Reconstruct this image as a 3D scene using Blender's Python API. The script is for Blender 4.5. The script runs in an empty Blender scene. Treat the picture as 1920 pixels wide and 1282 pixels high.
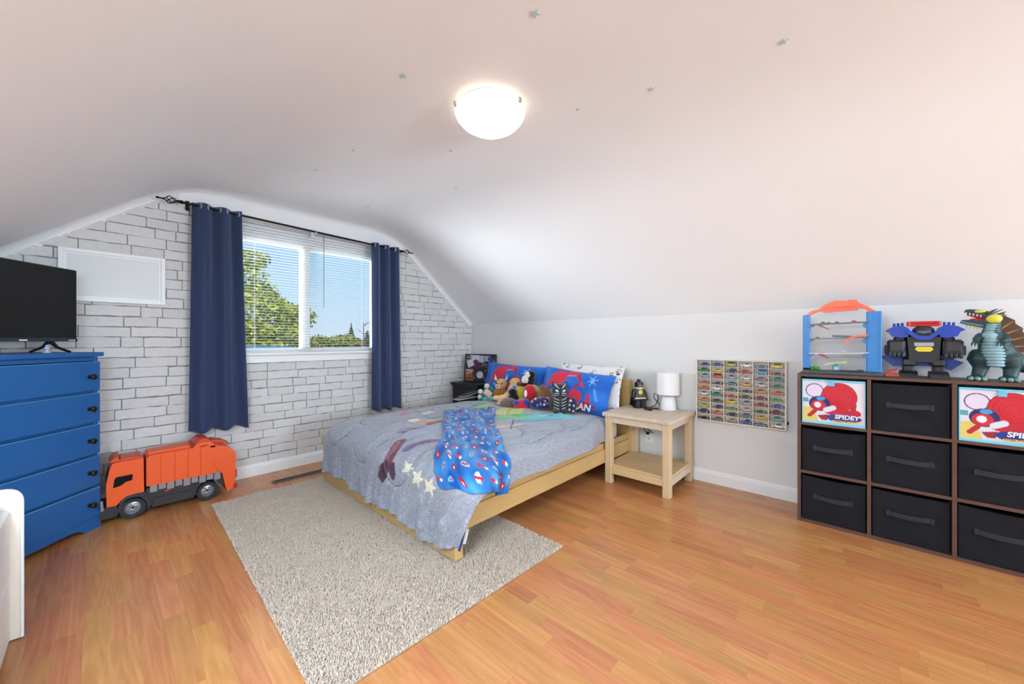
import bpy, bmesh, math, random
import numpy as np
from mathutils import Vector, Matrix

random.seed(7)
rng = np.random.default_rng(7)
scene = bpy.context.scene
col = scene.collection
PI = math.pi

# ------------------------------------------------------------------ camera
CAM_H, FPX, HOR, YAW = 1.10, 706.1, 638.8, 0.74255      # focal length / horizon in pixels of the 1920x1282 frame
cam_d = bpy.data.cameras.new('camera')
cam_d.sensor_width = 36.0
cam_d.lens = FPX / 1920 * 36.0
cam_d.shift_y = -(641.0 - HOR) / 1920
cam_d.clip_start = 0.02
cam_d.clip_end = 400
cam = bpy.data.objects.new('camera', cam_d)
cam.location = (0, 0, CAM_H)
cam.rotation_euler = (PI / 2, 0, YAW - PI / 2)
col.objects.link(cam)
scene.camera = cam

# ------------------------------------------------------------------ world, daylight, exposure
scene.view_settings.view_transform = 'Standard'
scene.view_settings.look = 'None'
scene.view_settings.exposure = 0.84
scene.view_settings.gamma = 1.0
scene.view_settings.use_curve_mapping = False
world = bpy.data.worlds.new('sky')
scene.world = world
world.use_nodes = True
wn = world.node_tree
wn.nodes.clear()
w_out = wn.nodes.new('ShaderNodeOutputWorld')
w_bg = wn.nodes.new('ShaderNodeBackground')
w_tc = wn.nodes.new('ShaderNodeTexCoord')
w_sep = wn.nodes.new('ShaderNodeSeparateXYZ')
w_ramp = wn.nodes.new('ShaderNodeValToRGB')
# clear summer sky: pale near the horizon, deeper blue higher up, the same all round
els = w_ramp.color_ramp.elements
els[0].position, els[0].color = 0.0, (.60, .76, .90, 1)
els[1].position, els[1].color = 1.0, (.085, .25, .62, 1)
for pos, c_ in ((.10, (.50, .71, .90, 1)), (.26, (.28, .55, .85, 1)), (.50, (.15, .38, .74, 1))):
    e_ = els.new(pos)
    e_.color = c_
w_bg.inputs['Strength'].default_value = 0.59
wn.links.new(w_tc.outputs['Generated'], w_sep.inputs[0])
wn.links.new(w_sep.outputs['Z'], w_ramp.inputs[0])
wn.links.new(w_ramp.outputs[0], w_bg.inputs['Color'])
wn.links.new(w_bg.outputs[0], w_out.inputs[0])


def add_light(name, kind, loc, direction, energy, color=(1, 1, 1), **kw):
    d = bpy.data.lights.new(name, kind)
    d.energy = energy
    d.color = color
    for k, v in kw.items():
        setattr(d, k, v)
    o = bpy.data.objects.new(name, d)
    o.location = loc
    o.rotation_euler = Vector(direction).to_track_quat('-Z', 'Y').to_euler()
    col.objects.link(o)
    return o


# the sun stands behind the house and lights the trees outside
add_light('daylight_sun', 'SUN', (1.5, -9, 12), (0.35, 1.0, -1.15), 2.7, (1.0, 0.97, 0.92), angle=math.radians(2))
# unseen panel added outside, left of the window, standing in for its daylight
add_light('window_daylight_fill', 'AREA', (-0.25, 5.5, 1.05), (0.60, -0.75, 0.10), 240.0, (0.86, 0.94, 1.0),
          shape='RECTANGLE', size=2.0, size_y=1.8)
# added fill lamp well behind the camera, set in a made-up window opening
add_light('rear_fill', 'AREA', (1.75, -4.74, 1.20), (-0.30, 1, 0.95), 125.0, (0.71, 0.87, 1.0),
          shape='RECTANGLE', size=1.5, size_y=1.0)
# added fill lamp under the left slope, out of view, as a made-up skylight
add_light('left_slope_fill', 'AREA', (-0.545, 0.70, 1.475), (0.36, 0.20, -0.91), 54.0, (0.70, 0.865, 1.0),
          shape='RECTANGLE', size=1.15, size_y=0.52)

# ------------------------------------------------------------------ helpers: colour and materials
def lin(c):
    out = []
    for v in c[:3]:
        v = v / 255.0
        out.append(v / 12.92 if v <= 0.04045 else ((v + 0.055) / 1.055) ** 2.4)
    return tuple(out)


def _nt(name):
    m = bpy.data.materials.new(name)
    m.use_nodes = True
    nt = m.node_tree
    b = nt.nodes.get('Principled BSDF')
    return m, nt, b


def M(name, c, rough=0.5, metal=0.0, spec=0.5, var=0.0, vscale=30.0, bump=0.0, bscale=200.0, sheen=0.0, attr=False,
      island=0.0, emit=None, coat=0.0, stretch=None, coord='Object', alpha=None, trans=0.0):
    """Principled material with optional procedural colour variation, bump, vertex colours and per-piece variation."""
    m, nt, b = _nt(name)
    N, L = nt.nodes, nt.links
    rgb = lin(c)
    b.inputs['Base Color'].default_value = (*rgb, 1)
    b.inputs['Roughness'].default_value = rough
    b.inputs['Metallic'].default_value = metal
    b.inputs['Specular IOR Level'].default_value = spec
    if sheen:
        b.inputs['Sheen Weight'].default_value = sheen
        b.inputs['Sheen Roughness'].default_value = 0.5
    if coat:
        b.inputs['Coat Weight'].default_value = coat
        b.inputs['Coat Roughness'].default_value = 0.1
    if trans:
        b.inputs['Transmission Weight'].default_value = trans
    if emit:
        b.inputs['Emission Color'].default_value = (*lin(emit[0]), 1)
        b.inputs['Emission Strength'].default_value = emit[1]
    src = None
    if attr:
        a = N.new('ShaderNodeAttribute')
        a.attribute_name = 'Col'
        src = a.outputs['Color']
    tc = mp = None
    if var or bump:
        tc = N.new('ShaderNodeTexCoord')
        mp = N.new('ShaderNodeMapping')
        L.new(tc.outputs[coord], mp.inputs['Vector'])
        if stretch:
            mp.inputs['Scale'].default_value = stretch
    if var:
        n = N.new('ShaderNodeTexNoise')
        n.inputs['Scale'].default_value = vscale
        n.inputs['Detail'].default_value = 6
        n.inputs['Roughness'].default_value = 0.65
        L.new(mp.outputs[0], n.inputs['Vector'])
        hsv = N.new('ShaderNodeHueSaturation')
        mr = N.new('ShaderNodeMapRange')
        mr.inputs['From Min'].default_value = 0.25
        mr.inputs['From Max'].default_value = 0.75
        mr.inputs['To Min'].default_value = 1 - var
        mr.inputs['To Max'].default_value = 1 + var
        L.new(n.outputs['Fac'], mr.inputs['Value'])
        L.new(mr.outputs[0], hsv.inputs['Value'])
        if src is not None:
            L.new(src, hsv.inputs['Color'])
        else:
            hsv.inputs['Color'].default_value = (*rgb, 1)
        src = hsv.outputs['Color']
    if island:
        g = N.new('ShaderNodeNewGeometry')
        oi = N.new('ShaderNodeObjectInfo')
        ad = N.new('ShaderNodeMath')
        ad.operation = 'ADD'
        L.new(g.outputs['Random Per Island'], ad.inputs[0])
        L.new(oi.outputs['Random'], ad.inputs[1])
        fr = N.new('ShaderNodeMath')
        fr.operation = 'FRACT'
        L.new(ad.outputs[0], fr.inputs[0])
        mr = N.new('ShaderNodeMapRange')
        mr.inputs['To Min'].default_value = 1 - island
        mr.inputs['To Max'].default_value = 1 + island
        L.new(fr.outputs[0], mr.inputs['Value'])
        hsv = N.new('ShaderNodeHueSaturation')
        L.new(mr.outputs[0], hsv.inputs['Value'])
        if src is not None:
            L.new(src, hsv.inputs['Color'])
        else:
            hsv.inputs['Color'].default_value = (*rgb, 1)
        src = hsv.outputs['Color']
    if src is not None:
        L.new(src, b.inputs['Base Color'])
    if bump:
        n2 = N.new('ShaderNodeTexNoise')
        n2.inputs['Scale'].default_value = bscale
        n2.inputs['Detail'].default_value = 4
        L.new(mp.outputs[0], n2.inputs['Vector'])
        bp = N.new('ShaderNodeBump')
        bp.inputs['Strength'].default_value = bump
        bp.inputs['Distance'].default_value = 0.004
        L.new(n2.outputs['Fac'], bp.inputs['Height'])
        L.new(bp.outputs[0], b.inputs['Normal'])
    return m


def wood_mat(name, light, dark, stretch=(1, 1, 1), scale=9.0, rough=0.4, island=0.0, coord='Object', spec=0.4, contrast=1.0, bands=0.0):
    """Grain stretched along one axis, with fine fibres and soft growth bands."""
    m, nt, b = _nt(name)
    N, L = nt.nodes, nt.links
    tc = N.new('ShaderNodeTexCoord')
    mp = N.new('ShaderNodeMapping')
    mp.inputs['Scale'].default_value = stretch
    rnd = None
    if coord == 'World':
        g = N.new('ShaderNodeNewGeometry')
        vec = g.outputs['Position']
    else:
        vec = tc.outputs['Object']
    if island:
        g2 = N.new('ShaderNodeNewGeometry')
        oi = N.new('ShaderNodeObjectInfo')
        ad = N.new('ShaderNodeMath')
        ad.operation = 'ADD'
        L.new(g2.outputs['Random Per Island'], ad.inputs[0])
        L.new(oi.outputs['Random'], ad.inputs[1])
        fr = N.new('ShaderNodeMath')
        fr.operation = 'FRACT'
        L.new(ad.outputs[0], fr.inputs[0])
        rnd = fr.outputs[0]
        wn2 = N.new('ShaderNodeTexWhiteNoise')
        wn2.noise_dimensions = '1D'
        L.new(rnd, wn2.inputs['W'])
        sc = N.new('ShaderNodeVectorMath')
        sc.operation = 'MULTIPLY_ADD'
        L.new(wn2.outputs['Color'], sc.inputs[0])
        sc.inputs[1].default_value = (7, 7, 7)
        L.new(vec, sc.inputs[2])
        vec = sc.outputs[0]
    L.new(vec, mp.inputs['Vector'])
    n = N.new('ShaderNodeTexNoise')
    n.inputs['Scale'].default_value = scale
    n.inputs['Detail'].default_value = 8
    n.inputs['Roughness'].default_value = 0.6
    n.inputs['Distortion'].default_value = 0.6
    L.new(mp.outputs[0], n.inputs['Vector'])
    cr = N.new('ShaderNodeValToRGB')
    cr.color_ramp.elements[0].position = 0.5 - 0.22 / contrast
    cr.color_ramp.elements[1].position = 0.5 + 0.22 / contrast
    cr.color_ramp.elements[0].color = (*lin(dark), 1)
    cr.color_ramp.elements[1].color = (*lin(light), 1)
    fac = n.outputs['Fac']
    if bands:
        # cathedral figure: rings of a low-frequency field
        n3 = N.new('ShaderNodeTexNoise')
        n3.inputs['Scale'].default_value = scale * 0.22
        n3.inputs['Detail'].default_value = 1.5
        L.new(mp.outputs[0], n3.inputs['Vector'])
        mu = N.new('ShaderNodeMath')
        mu.operation = 'MULTIPLY'
        mu.inputs[1].default_value = 75.0
        L.new(n3.outputs['Fac'], mu.inputs[0])
        si = N.new('ShaderNodeMath')
        si.operation = 'SINE'
        L.new(mu.outputs[0], si.inputs[0])
        ab = N.new('ShaderNodeMath')
        ab.operation = 'MULTIPLY_ADD'
        ab.inputs[1].default_value = bands
        L.new(si.outputs[0], ab.inputs[0])
        L.new(fac, ab.inputs[2])
        fac = ab.outputs[0]
    L.new(fac, cr.inputs[0])
    out = cr.outputs[0]
    if island:
        hsv = N.new('ShaderNodeHueSaturation')
        mr = N.new('ShaderNodeMapRange')
        mr.inputs['To Min'].default_value = 1 - island
        mr.inputs['To Max'].default_value = 1 + island
        L.new(rnd, mr.inputs['Value'])
        L.new(mr.outputs[0], hsv.inputs['Value'])
        mr2 = N.new('ShaderNodeMapRange')
        mr2.inputs['To Min'].default_value = 0.488
        mr2.inputs['To Max'].default_value = 0.508
        L.new(wn2.outputs['Value'], mr2.inputs['Value'])
        L.new(mr2.outputs[0], hsv.inputs['Hue'])
        L.new(out, hsv.inputs['Color'])
        out = hsv.outputs[0]
    L.new(out, b.inputs['Base Color'])
    b.inputs['Roughness'].default_value = rough
    b.inputs['Specular IOR Level'].default_value = spec
    return m


def glass_mat(name, tint=(255, 255, 255), gloss=0.012):
    m = bpy.data.materials.new(name)
    m.use_nodes = True
    nt = m.node_tree
    nt.nodes.clear()
    o = nt.nodes.new('ShaderNodeOutputMaterial')
    t = nt.nodes.new('ShaderNodeBsdfTransparent')
    t.inputs[0].default_value = (*lin(tint), 1)
    g = nt.nodes.new('ShaderNodeBsdfGlossy')
    g.inputs['Roughness'].default_value = 0.03
    x = nt.nodes.new('ShaderNodeMixShader')
    x.inputs[0].default_value = gloss
    nt.links.new(t.outputs[0], x.inputs[1])
    nt.links.new(g.outputs[0], x.inputs[2])
    nt.links.new(x.outputs[0], o.inputs[0])
    return m


# ------------------------------------------------------------------ helpers: geometry
class MB:
    """Collects simple shapes; build() links them as one mesh object."""

    def __init__(s):
        s.v, s.f, s.m = [], [], []

    def add(s, vs, fs, mi=0, T=None):
        o = len(s.v)
        if T is not None:
            vs = [T @ Vector(p) for p in vs]
        s.v += [tuple(p) for p in vs]
        s.f += [tuple(i + o for i in f) for f in fs]
        s.m += [mi] * len(fs)
        return s

    def box(s, c, d, bev=0.0, mi=0, T=None):
        """box centred at c with full sizes d; bev chamfers all edges"""
        hx, hy, hz = d[0] / 2, d[1] / 2, d[2] / 2
        b = min(bev, hx * .95, hy * .95, hz * .95)
        if b <= 0:
            vs = [(c[0] + x * hx, c[1] + y * hy, c[2] + z * hz) for x in (-1, 1) for y in (-1, 1) for z in (-1, 1)]
            fs = [(0, 1, 3, 2), (4, 6, 7, 5), (0, 4, 5, 1), (2, 3, 7, 6), (0, 2, 6, 4), (1, 5, 7, 3)]
            return s.add(vs, fs, mi, T)
        vs, idx = [], {}
        for x in (-1, 1):
            for y in (-1, 1):
                for z in (-1, 1):
                    for a in range(3):
                        k = [hx - b, hy - b, hz - b]
                        k[a] += b
                        idx[(x, y, z, a)] = len(vs)
                        vs.append((c[0] + x * k[0], c[1] + y * k[1], c[2] + z * k[2]))
        fs = []
        for a in range(3):
            for sg in (-1, 1):
                q = []
                o1, o2 = [i for i in range(3) if i != a]
                for u, w in ((-1, -1), (1, -1), (1, 1), (-1, 1)):
                    t = [0, 0, 0]
                    t[a], t[o1], t[o2] = sg, u, w
                    q.append(idx[(*t, a)])
                fs.append(q)
        for a in range(3):
            o1, o2 = [i for i in range(3) if i != a]
            for u in (-1, 1):
                for w in (-1, 1):
                    t0, t1 = [0, 0, 0], [0, 0, 0]
                    t0[a], t0[o1], t0[o2] = -1, u, w
                    t1[a], t1[o1], t1[o2] = 1, u, w
                    fs.append([idx[(*t0, o1)], idx[(*t1, o1)], idx[(*t1, o2)], idx[(*t0, o2)]])
        for x in (-1, 1):
            for y in (-1, 1):
                for z in (-1, 1):
                    fs.append([idx[(x, y, z, a)] for a in range(3)])
        return s.add(vs, fs, mi, T)

    def span(s, p, q, bev=0.0, mi=0, T=None):
        """box between two opposite corners"""
        return s.box([(a + b) / 2 for a, b in zip(p, q)], [abs(b - a) for a, b in zip(p, q)], bev, mi, T)

    def tube(s, path, r, n=8, mi=0, caps=True, T=None, squash=None):
        P = [Vector(p) for p in path]
        R = [r] * len(P) if isinstance(r, (int, float)) else list(r)
        vs, fs = [], []
        up = Vector((0, 0, 1))
        t0 = (P[1] - P[0]).normalized()
        a = t0.orthogonal().normalized() if abs(t0.z) > .9 else t0.cross(up).normalized()
        for i, p in enumerate(P):
            t = (P[min(i + 1, len(P) - 1)] - P[max(i - 1, 0)])
            t = t.normalized() if t.length > 1e-9 else t0
            a = (a - t * a.dot(t))
            a = a.normalized() if a.length > 1e-6 else t.orthogonal().normalized()
            b = t.cross(a)
            for k in range(n):
                w = 2 * PI * k / n
                vs.append(p + (a * math.cos(w) + b * math.sin(w)) * R[i])
        for i in range(len(P) - 1):
            for k in range(n):
                k2 = (k + 1) % n
                fs.append((i * n + k, i * n + k2, (i + 1) * n + k2, (i + 1) * n + k))
        if caps:
            fs.append(tuple(range(n))[::-1])
            fs.append(tuple((len(P) - 1) * n + k for k in range(n)))
        return s.add(vs, fs, mi, T)

    def lathe(s, prof, n=24, c=(0, 0, 0), mi=0, T=None, caps=True):
        vs, fs = [], []
        for r, z in prof:
            for k in range(n):
                w = 2 * PI * k / n
                vs.append((c[0] + r * math.cos(w), c[1] + r * math.sin(w), c[2] + z))
        for i in range(len(prof) - 1):
            for k in range(n):
                k2 = (k + 1) % n
                fs.append((i * n + k, i * n + k2, (i + 1) * n + k2, (i + 1) * n + k))
        if caps:
            fs.append(tuple(range(n))[::-1])
            fs.append(tuple((len(prof) - 1) * n + k for k in range(n)))
        return s.add(vs, fs, mi, T)

    def ell(s, c, r, n=14, m=9, mi=0, T=None, R=None):
        if isinstance(r, (int, float)):
            r = (r, r, r)
        vs, fs = [], []
        for i in range(1, m):
            a = PI * i / m
            for k in range(n):
                w = 2 * PI * k / n
                p = Vector((r[0] * math.sin(a) * math.cos(w), r[1] * math.sin(a) * math.sin(w), r[2] * math.cos(a)))
                if R is not None:
                    p = R @ p
                vs.append(p + Vector(c))
        top, bot = Vector((0, 0, r[2])), Vector((0, 0, -r[2]))
        if R is not None:
            top, bot = R @ top, R @ bot
        vs += [top + Vector(c), bot + Vector(c)]
        it, ib = len(vs) - 2, len(vs) - 1
        for i in range(m - 2):
            for k in range(n):
                k2 = (k + 1) % n
                fs.append((i * n + k, (i + 1) * n + k, (i + 1) * n + k2, i * n + k2))
        for k in range(n):
            k2 = (k + 1) % n
            fs.append((it, k, k2))
            fs.append((ib, (m - 2) * n + k2, (m - 2) * n + k))
        return s.add(vs, fs, mi, T)

    def prism(s, poly, a, b, axis='y', mi=0, T=None, inset=0.0):
        """extrude a 2D outline along an axis from a to b; inset shrinks the b end (a bevelled face)"""
        def P(u, w, t):
            return {'y': (u, t, w), 'x': (t, u, w), 'z': (u, w, t)}[axis]
        n = len(poly)
        cu = sum(p[0] for p in poly) / n
        cw = sum(p[1] for p in poly) / n
        vs = [P(u, w, a) for u, w in poly]
        if inset:
            g = (b - a)
            k = inset if g > 0 else -inset
            vs += [P(u, w, b - k) for u, w in poly]
            sh = []
            for u, w in poly:
                d = math.hypot(u - cu, w - cw) or 1
                sh.append(P(u - (u - cu) / d * inset, w - (w - cw) / d * inset, b))
            vs += sh
        else:
            vs += [P(u, w, b) for u, w in poly]
        lay = len(vs) // n
        fs = [tuple(range(n))[::-1], tuple((lay - 1) * n + i for i in range(n))]
        for l in range(lay - 1):
            for i in range(n):
                j = (i + 1) % n
                fs.append((l * n + i, l * n + j, (l + 1) * n + j, (l + 1) * n + i))
        return s.add(vs, fs, mi, T)

    def mesh(s, name):
        me = bpy.data.meshes.new(name)
        me.from_pydata(s.v, [], s.f)
        me.polygons.foreach_set('material_index', s.m)
        bm = bmesh.new()
        bm.from_mesh(me)
        bmesh.ops.recalc_face_normals(bm, faces=bm.faces)
        bm.to_mesh(me)
        bm.free()
        return me

    def build(s, name, mat, parent=None, smooth=None, loc=None, rot=None):
        return obj(name, s.mesh(name), mat, parent, smooth, loc, rot)


def obj(name, me, mat=None, parent=None, smooth=None, loc=None, rot=None):
    """link a mesh as one object; smooth = angle in degrees, or True"""
    mats = mat if isinstance(mat, (list, tuple)) else ([mat] if mat else [])
    if not len(me.materials):
        for m in mats:
            me.materials.append(m)
    if smooth:
        me.polygons.foreach_set('use_smooth', [True] * len(me.polygons))
        if smooth is not True:
            me.set_sharp_from_angle(angle=math.radians(smooth))
    o = bpy.data.objects.new(name, me)
    col.objects.link(o)
    if parent is not None:
        o.parent = parent
    if loc is not None:
        o.location = loc
    if rot is not None:
        o.rotation_euler = rot
    return o


def tag(o, label=None, cat=None, group=None, kind=None):
    if label:
        o['label'] = label
    if cat:
        o['category'] = cat
    if group:
        o['group'] = group
    if kind:
        o['kind'] = kind
    return o


def thing(name, label, cat, loc=(0, 0, 0), rz=0.0, group=None, kind=None):
    o = bpy.data.objects.new(name, None)
    o.empty_display_size = 0.05
    col.objects.link(o)
    o.location = loc
    o.rotation_euler = (0, 0, rz)
    return tag(o, label, cat, group, kind)


def struct(name, mb, mat, parent=None, smooth=None, label=None):
    o = mb.build(name, mat, parent, smooth) if isinstance(mb, MB) else obj(name, mb, mat, parent, smooth)
    if parent is None:
        o['kind'] = 'structure'
    if label:
        o['label'] = label
    return o


def npmesh(name, V, F):
    V = np.ascontiguousarray(V, dtype=np.float32)
    F = np.ascontiguousarray(F, dtype=np.int32)
    me = bpy.data.meshes.new(name)
    me.vertices.add(len(V))
    me.vertices.foreach_set('co', V.ravel())
    k = F.shape[1]
    me.loops.add(F.size)
    me.loops.foreach_set('vertex_index', F.ravel())
    me.polygons.add(len(F))
    me.polygons.foreach_set('loop_start', np.arange(0, F.size, k, dtype=np.int32))
    me.update(calc_edges=True)
    return me


def grid_faces(nu, nv, wrap=False):
    i = np.arange(nu * nv).reshape(nu, nv)
    if wrap:
        j = np.concatenate([i, i[:, :1]], 1)
    else:
        j = i
    return np.stack([j[:-1, :-1], j[1:, :-1], j[1:, 1:], j[:-1, 1:]], -1).reshape(-1, 4)


def vcol(me, rgb):
    """per-vertex print colours given as sRGB 0..255"""
    c = np.clip(np.asarray(rgb, dtype=np.float64) / 255.0, 0, 1)
    c = np.where(c <= 0.04045, c / 12.92, ((c + 0.055) / 1.055) ** 2.4)
    a = np.ones((len(c), 4), np.float32)
    a[:, :3] = c
    at = me.color_attributes.new('Col', 'FLOAT_COLOR', 'POINT')
    at.data.foreach_set('color', a.ravel())


def snoise(x, y, seed=0, n=6):
    """smooth pseudo-noise in [-1,1] as a sum of random plane waves with unit wavelength"""
    r = np.random.default_rng(seed)
    out = 0
    for i in range(n):
        a = r.uniform(0, 2 * PI)
        k = 2 * PI * r.uniform(.5, 1.3)
        out = out + np.sin((x * np.cos(a) + y * np.sin(a)) * k + r.uniform(0, 2 * PI))
    return out / n * 1.4


class Paint:
    """paints flat print on a set of 2D points"""

    def __init__(s, x, y, base):
        s.x, s.y = np.asarray(x, float).ravel(), np.asarray(y, float).ravel()
        s.c = np.tile(np.array(base, float), (len(s.x), 1))

    def put(s, m, c):
        s.c[m] = c

    def ell(s, cx, cy, rx, ry, c, rot=0, ring=None):
        co, si = math.cos(rot), math.sin(rot)
        dx, dy = s.x - cx, s.y - cy
        u, w = (dx * co + dy * si) / rx, (-dx * si + dy * co) / ry
        q = u * u + w * w
        s.put(q < 1 if ring is None else (q < 1) & (q > ring * ring), c)

    def line(s, pts, w, c):
        for (x0, y0), (x1, y1) in zip(pts[:-1], pts[1:]):
            dx, dy = x1 - x0, y1 - y0
            l2 = dx * dx + dy * dy or 1e-12
            t = np.clip(((s.x - x0) * dx + (s.y - y0) * dy) / l2, 0, 1)
            s.put((s.x - x0 - t * dx) ** 2 + (s.y - y0 - t * dy) ** 2 < w * w, c)

    def poly(s, pts, c):
        ins = np.zeros(len(s.x), bool)
        for i in range(len(pts)):
            (x0, y0), (x1, y1) = pts[i], pts[(i + 1) % len(pts)]
            if y0 == y1:
                continue
            cond = ((y0 > s.y) != (y1 > s.y)) & (s.x < (x1 - x0) * (s.y - y0) / (y1 - y0) + x0)
            ins ^= cond
        s.put(ins, c)

    def rect(s, x0, y0, x1, y1, c):
        s.put((s.x > x0) & (s.x < x1) & (s.y > y0) & (s.y < y1), c)

    def star(s, cx, cy, r, c, rot=0.3, k=.42):
        s.poly([(cx + (r if i % 2 == 0 else r * k) * math.sin(rot + PI * i / 5), cy + (r if i % 2 == 0 else r * k) * math.cos(rot + PI * i / 5)) for i in range(10)], c)


def clip_poly(poly, conv):
    """clip a polygon by a convex counter-clockwise polygon"""
    out = list(poly)
    for i in range(len(conv)):
        a, b = conv[i], conv[(i + 1) % len(conv)]
        def side(p):
            return (b[0] - a[0]) * (p[1] - a[1]) - (b[1] - a[1]) * (p[0] - a[0])
        res = []
        for j in range(len(out)):
            p, q = out[j], out[(j + 1) % len(out)]
            sp, sq = side(p), side(q)
            if sp >= 0:
                res.append(p)
            if (sp >= 0) != (sq >= 0):
                t = sp / (sp - sq)
                res.append((p[0] + (q[0] - p[0]) * t, p[1] + (q[1] - p[1]) * t))
        out = res
        if len(out) < 3:
            return []
    return out


def fillet(pts, radii, n=8):
    """round the corners of an open polyline"""
    out = [pts[0]]
    for i in range(1, len(pts) - 1):
        p, a, b = Vector(pts[i]), Vector(pts[i - 1]), Vector(pts[i + 1])
        r = radii[i]
        if r <= 0:
            out.append(tuple(p))
            continue
        d1, d2 = (a - p).normalized(), (b - p).normalized()
        s1, s2 = p + d1 * r, p + d2 * r
        for k in range(n + 1):
            t = k / n
            q = s1 * (1 - t) ** 2 + p * 2 * t * (1 - t) + s2 * t * t
            out.append(tuple(q))
    out.append(pts[-1])
    return out


def rounded_rect(w, h, r, n=5, cx=0, cy=0):
    out = []
    for sx, sy, a0 in ((1, 1, 0), (-1, 1, PI / 2), (-1, -1, PI), (1, -1, 3 * PI / 2)):
        for k in range(n + 1):
            a = a0 + PI / 2 * k / n
            out.append((cx + sx * (w / 2 - r) + r * math.cos(a), cy + sy * (h / 2 - r) + r * math.sin(a)))
    return out


def project(p):
    """pixel of a world point in the 1920x1282 frame (used only to rank how large pieces show)"""
    c, s = math.cos(YAW), math.sin(YAW)
    D = p[0] * c + p[1] * s
    X = p[0] * s - p[1] * c
    if D < .05:
        return None
    return 960 + FPX * X / D, HOR - FPX * (p[2] - CAM_H) / D, D


_texts = {}


def text_mesh(name, body, size, extrude, shear=0.0, bold=0.0):
    cu = bpy.data.curves.new(name, 'FONT')
    cu.body = body
    cu.size = size
    cu.extrude = extrude
    cu.shear = shear
    cu.offset = bold
    cu.resolution_u = 3
    cu.align_x = 'CENTER'
    cu.align_y = 'CENTER'
    o = bpy.data.objects.new(name, cu)
    col.objects.link(o)
    dg = bpy.context.evaluated_depsgraph_get()
    me = bpy.data.meshes.new_from_object(o.evaluated_get(dg))
    bpy.data.objects.remove(o)
    bpy.data.curves.remove(cu)
    me.name = name
    return me


TXT_SPIDEY = text_mesh('spidey_lettering', 'SPIDEY', .034, .0006, .12, .0011)
TXT_FRIENDS = text_mesh('friends_lettering', 'AMAZING FRIENDS', .0140, .0006, .08, .0005)
TXT_MAN = text_mesh('man_lettering', 'MAN', .085, .0006, .25, .002)


def remesh(o, voxel, smooth_iter=0):
    m = o.modifiers.new('continuous_surface', 'REMESH')
    m.mode = 'VOXEL'
    m.voxel_size = voxel
    m.use_smooth_shade = True
    if smooth_iter:
        s = o.modifiers.new('soften', 'SMOOTH')
        s.iterations = smooth_iter
        s.factor = .5
    return o

# ------------------------------------------------------------------ shared materials
white_wall = M('white_wall_paint', (228, 228, 227), rough=.75, spec=.25, bump=.05, bscale=120)
white_ceil = M('white_ceiling_paint', (250, 250, 250), rough=.8, spec=.2, bump=.05, bscale=90)
white_trim = M('white_gloss_trim', (240, 240, 240), rough=.35, spec=.45)
white_plastic = M('white_plastic', (240, 239, 235), rough=.35)
black_plastic = M('black_plastic', (22, 22, 25), rough=.35)
dark_metal = M('dark_metal', (24, 22, 24), rough=.4, metal=.7)
steel = M('brushed_steel', (190, 190, 192), rough=.3, metal=1.0)
chrome = M('chrome', (215, 215, 220), rough=.15, metal=1.0)

# ------------------------------------------------------------------ the room shell
XL, XR, YB, YG = -0.95, 3.20, -4.80, 3.635
ZC, KR, KL = 2.24, 1.315, 1.19                    # flat ceiling, right and left knee walls
prof = fillet([(XL, KL), (.385, ZC), (2.115, ZC), (XR, KR)], [0, .30, .34, 0], 10)

# ceiling: both slopes and the flat, one plastered surface with soft creases
cm = []
for x, z in prof:
    cm.append((x, YB, z))
    cm.append((x, YG + .01, z))
me = bpy.data.meshes.new('ceiling')
me.from_pydata(cm, [], [(2 * i, 2 * i + 1, 2 * i + 3, 2 * i + 2) for i in range(len(prof) - 1)])
struct('ceiling', me, white_ceil, smooth=True)

struct('wall_right', MB().span((XR, YB, 0), (XR + .1, YG, KR + .01)), white_wall)
struct('wall_side', MB().span((XL - .1, YB, 0), (XL, YG, KL + .01)), white_wall)

# window wall: profile with an opening
WX0, WX1, WZ0, WZ1 = .68, 1.935, 1.0, 2.10
outline = [(XL, 0), (XR, 0)] + [(x, z) for x, z in prof[::-1]]
wall = MB()
for rect in ([(XL, 0), (WX0, 0), (WX0, 3), (XL, 3)], [(WX1, 0), (XR, 0), (XR, 3), (WX1, 3)],
             [(WX0, 0), (WX1, 0), (WX1, WZ0), (WX0, WZ0)], [(WX0, WZ1), (WX1, WZ1), (WX1, 3), (WX0, 3)]):
    wall.prism(clip_poly(rect, outline), YG, YG + .14, 'y')
paper_joint = M('printed_joint_lines', (138, 135, 134), rough=.9, spec=.1, var=.3, vscale=25)
wall_left = struct('wall_left', wall, paper_joint)

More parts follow.
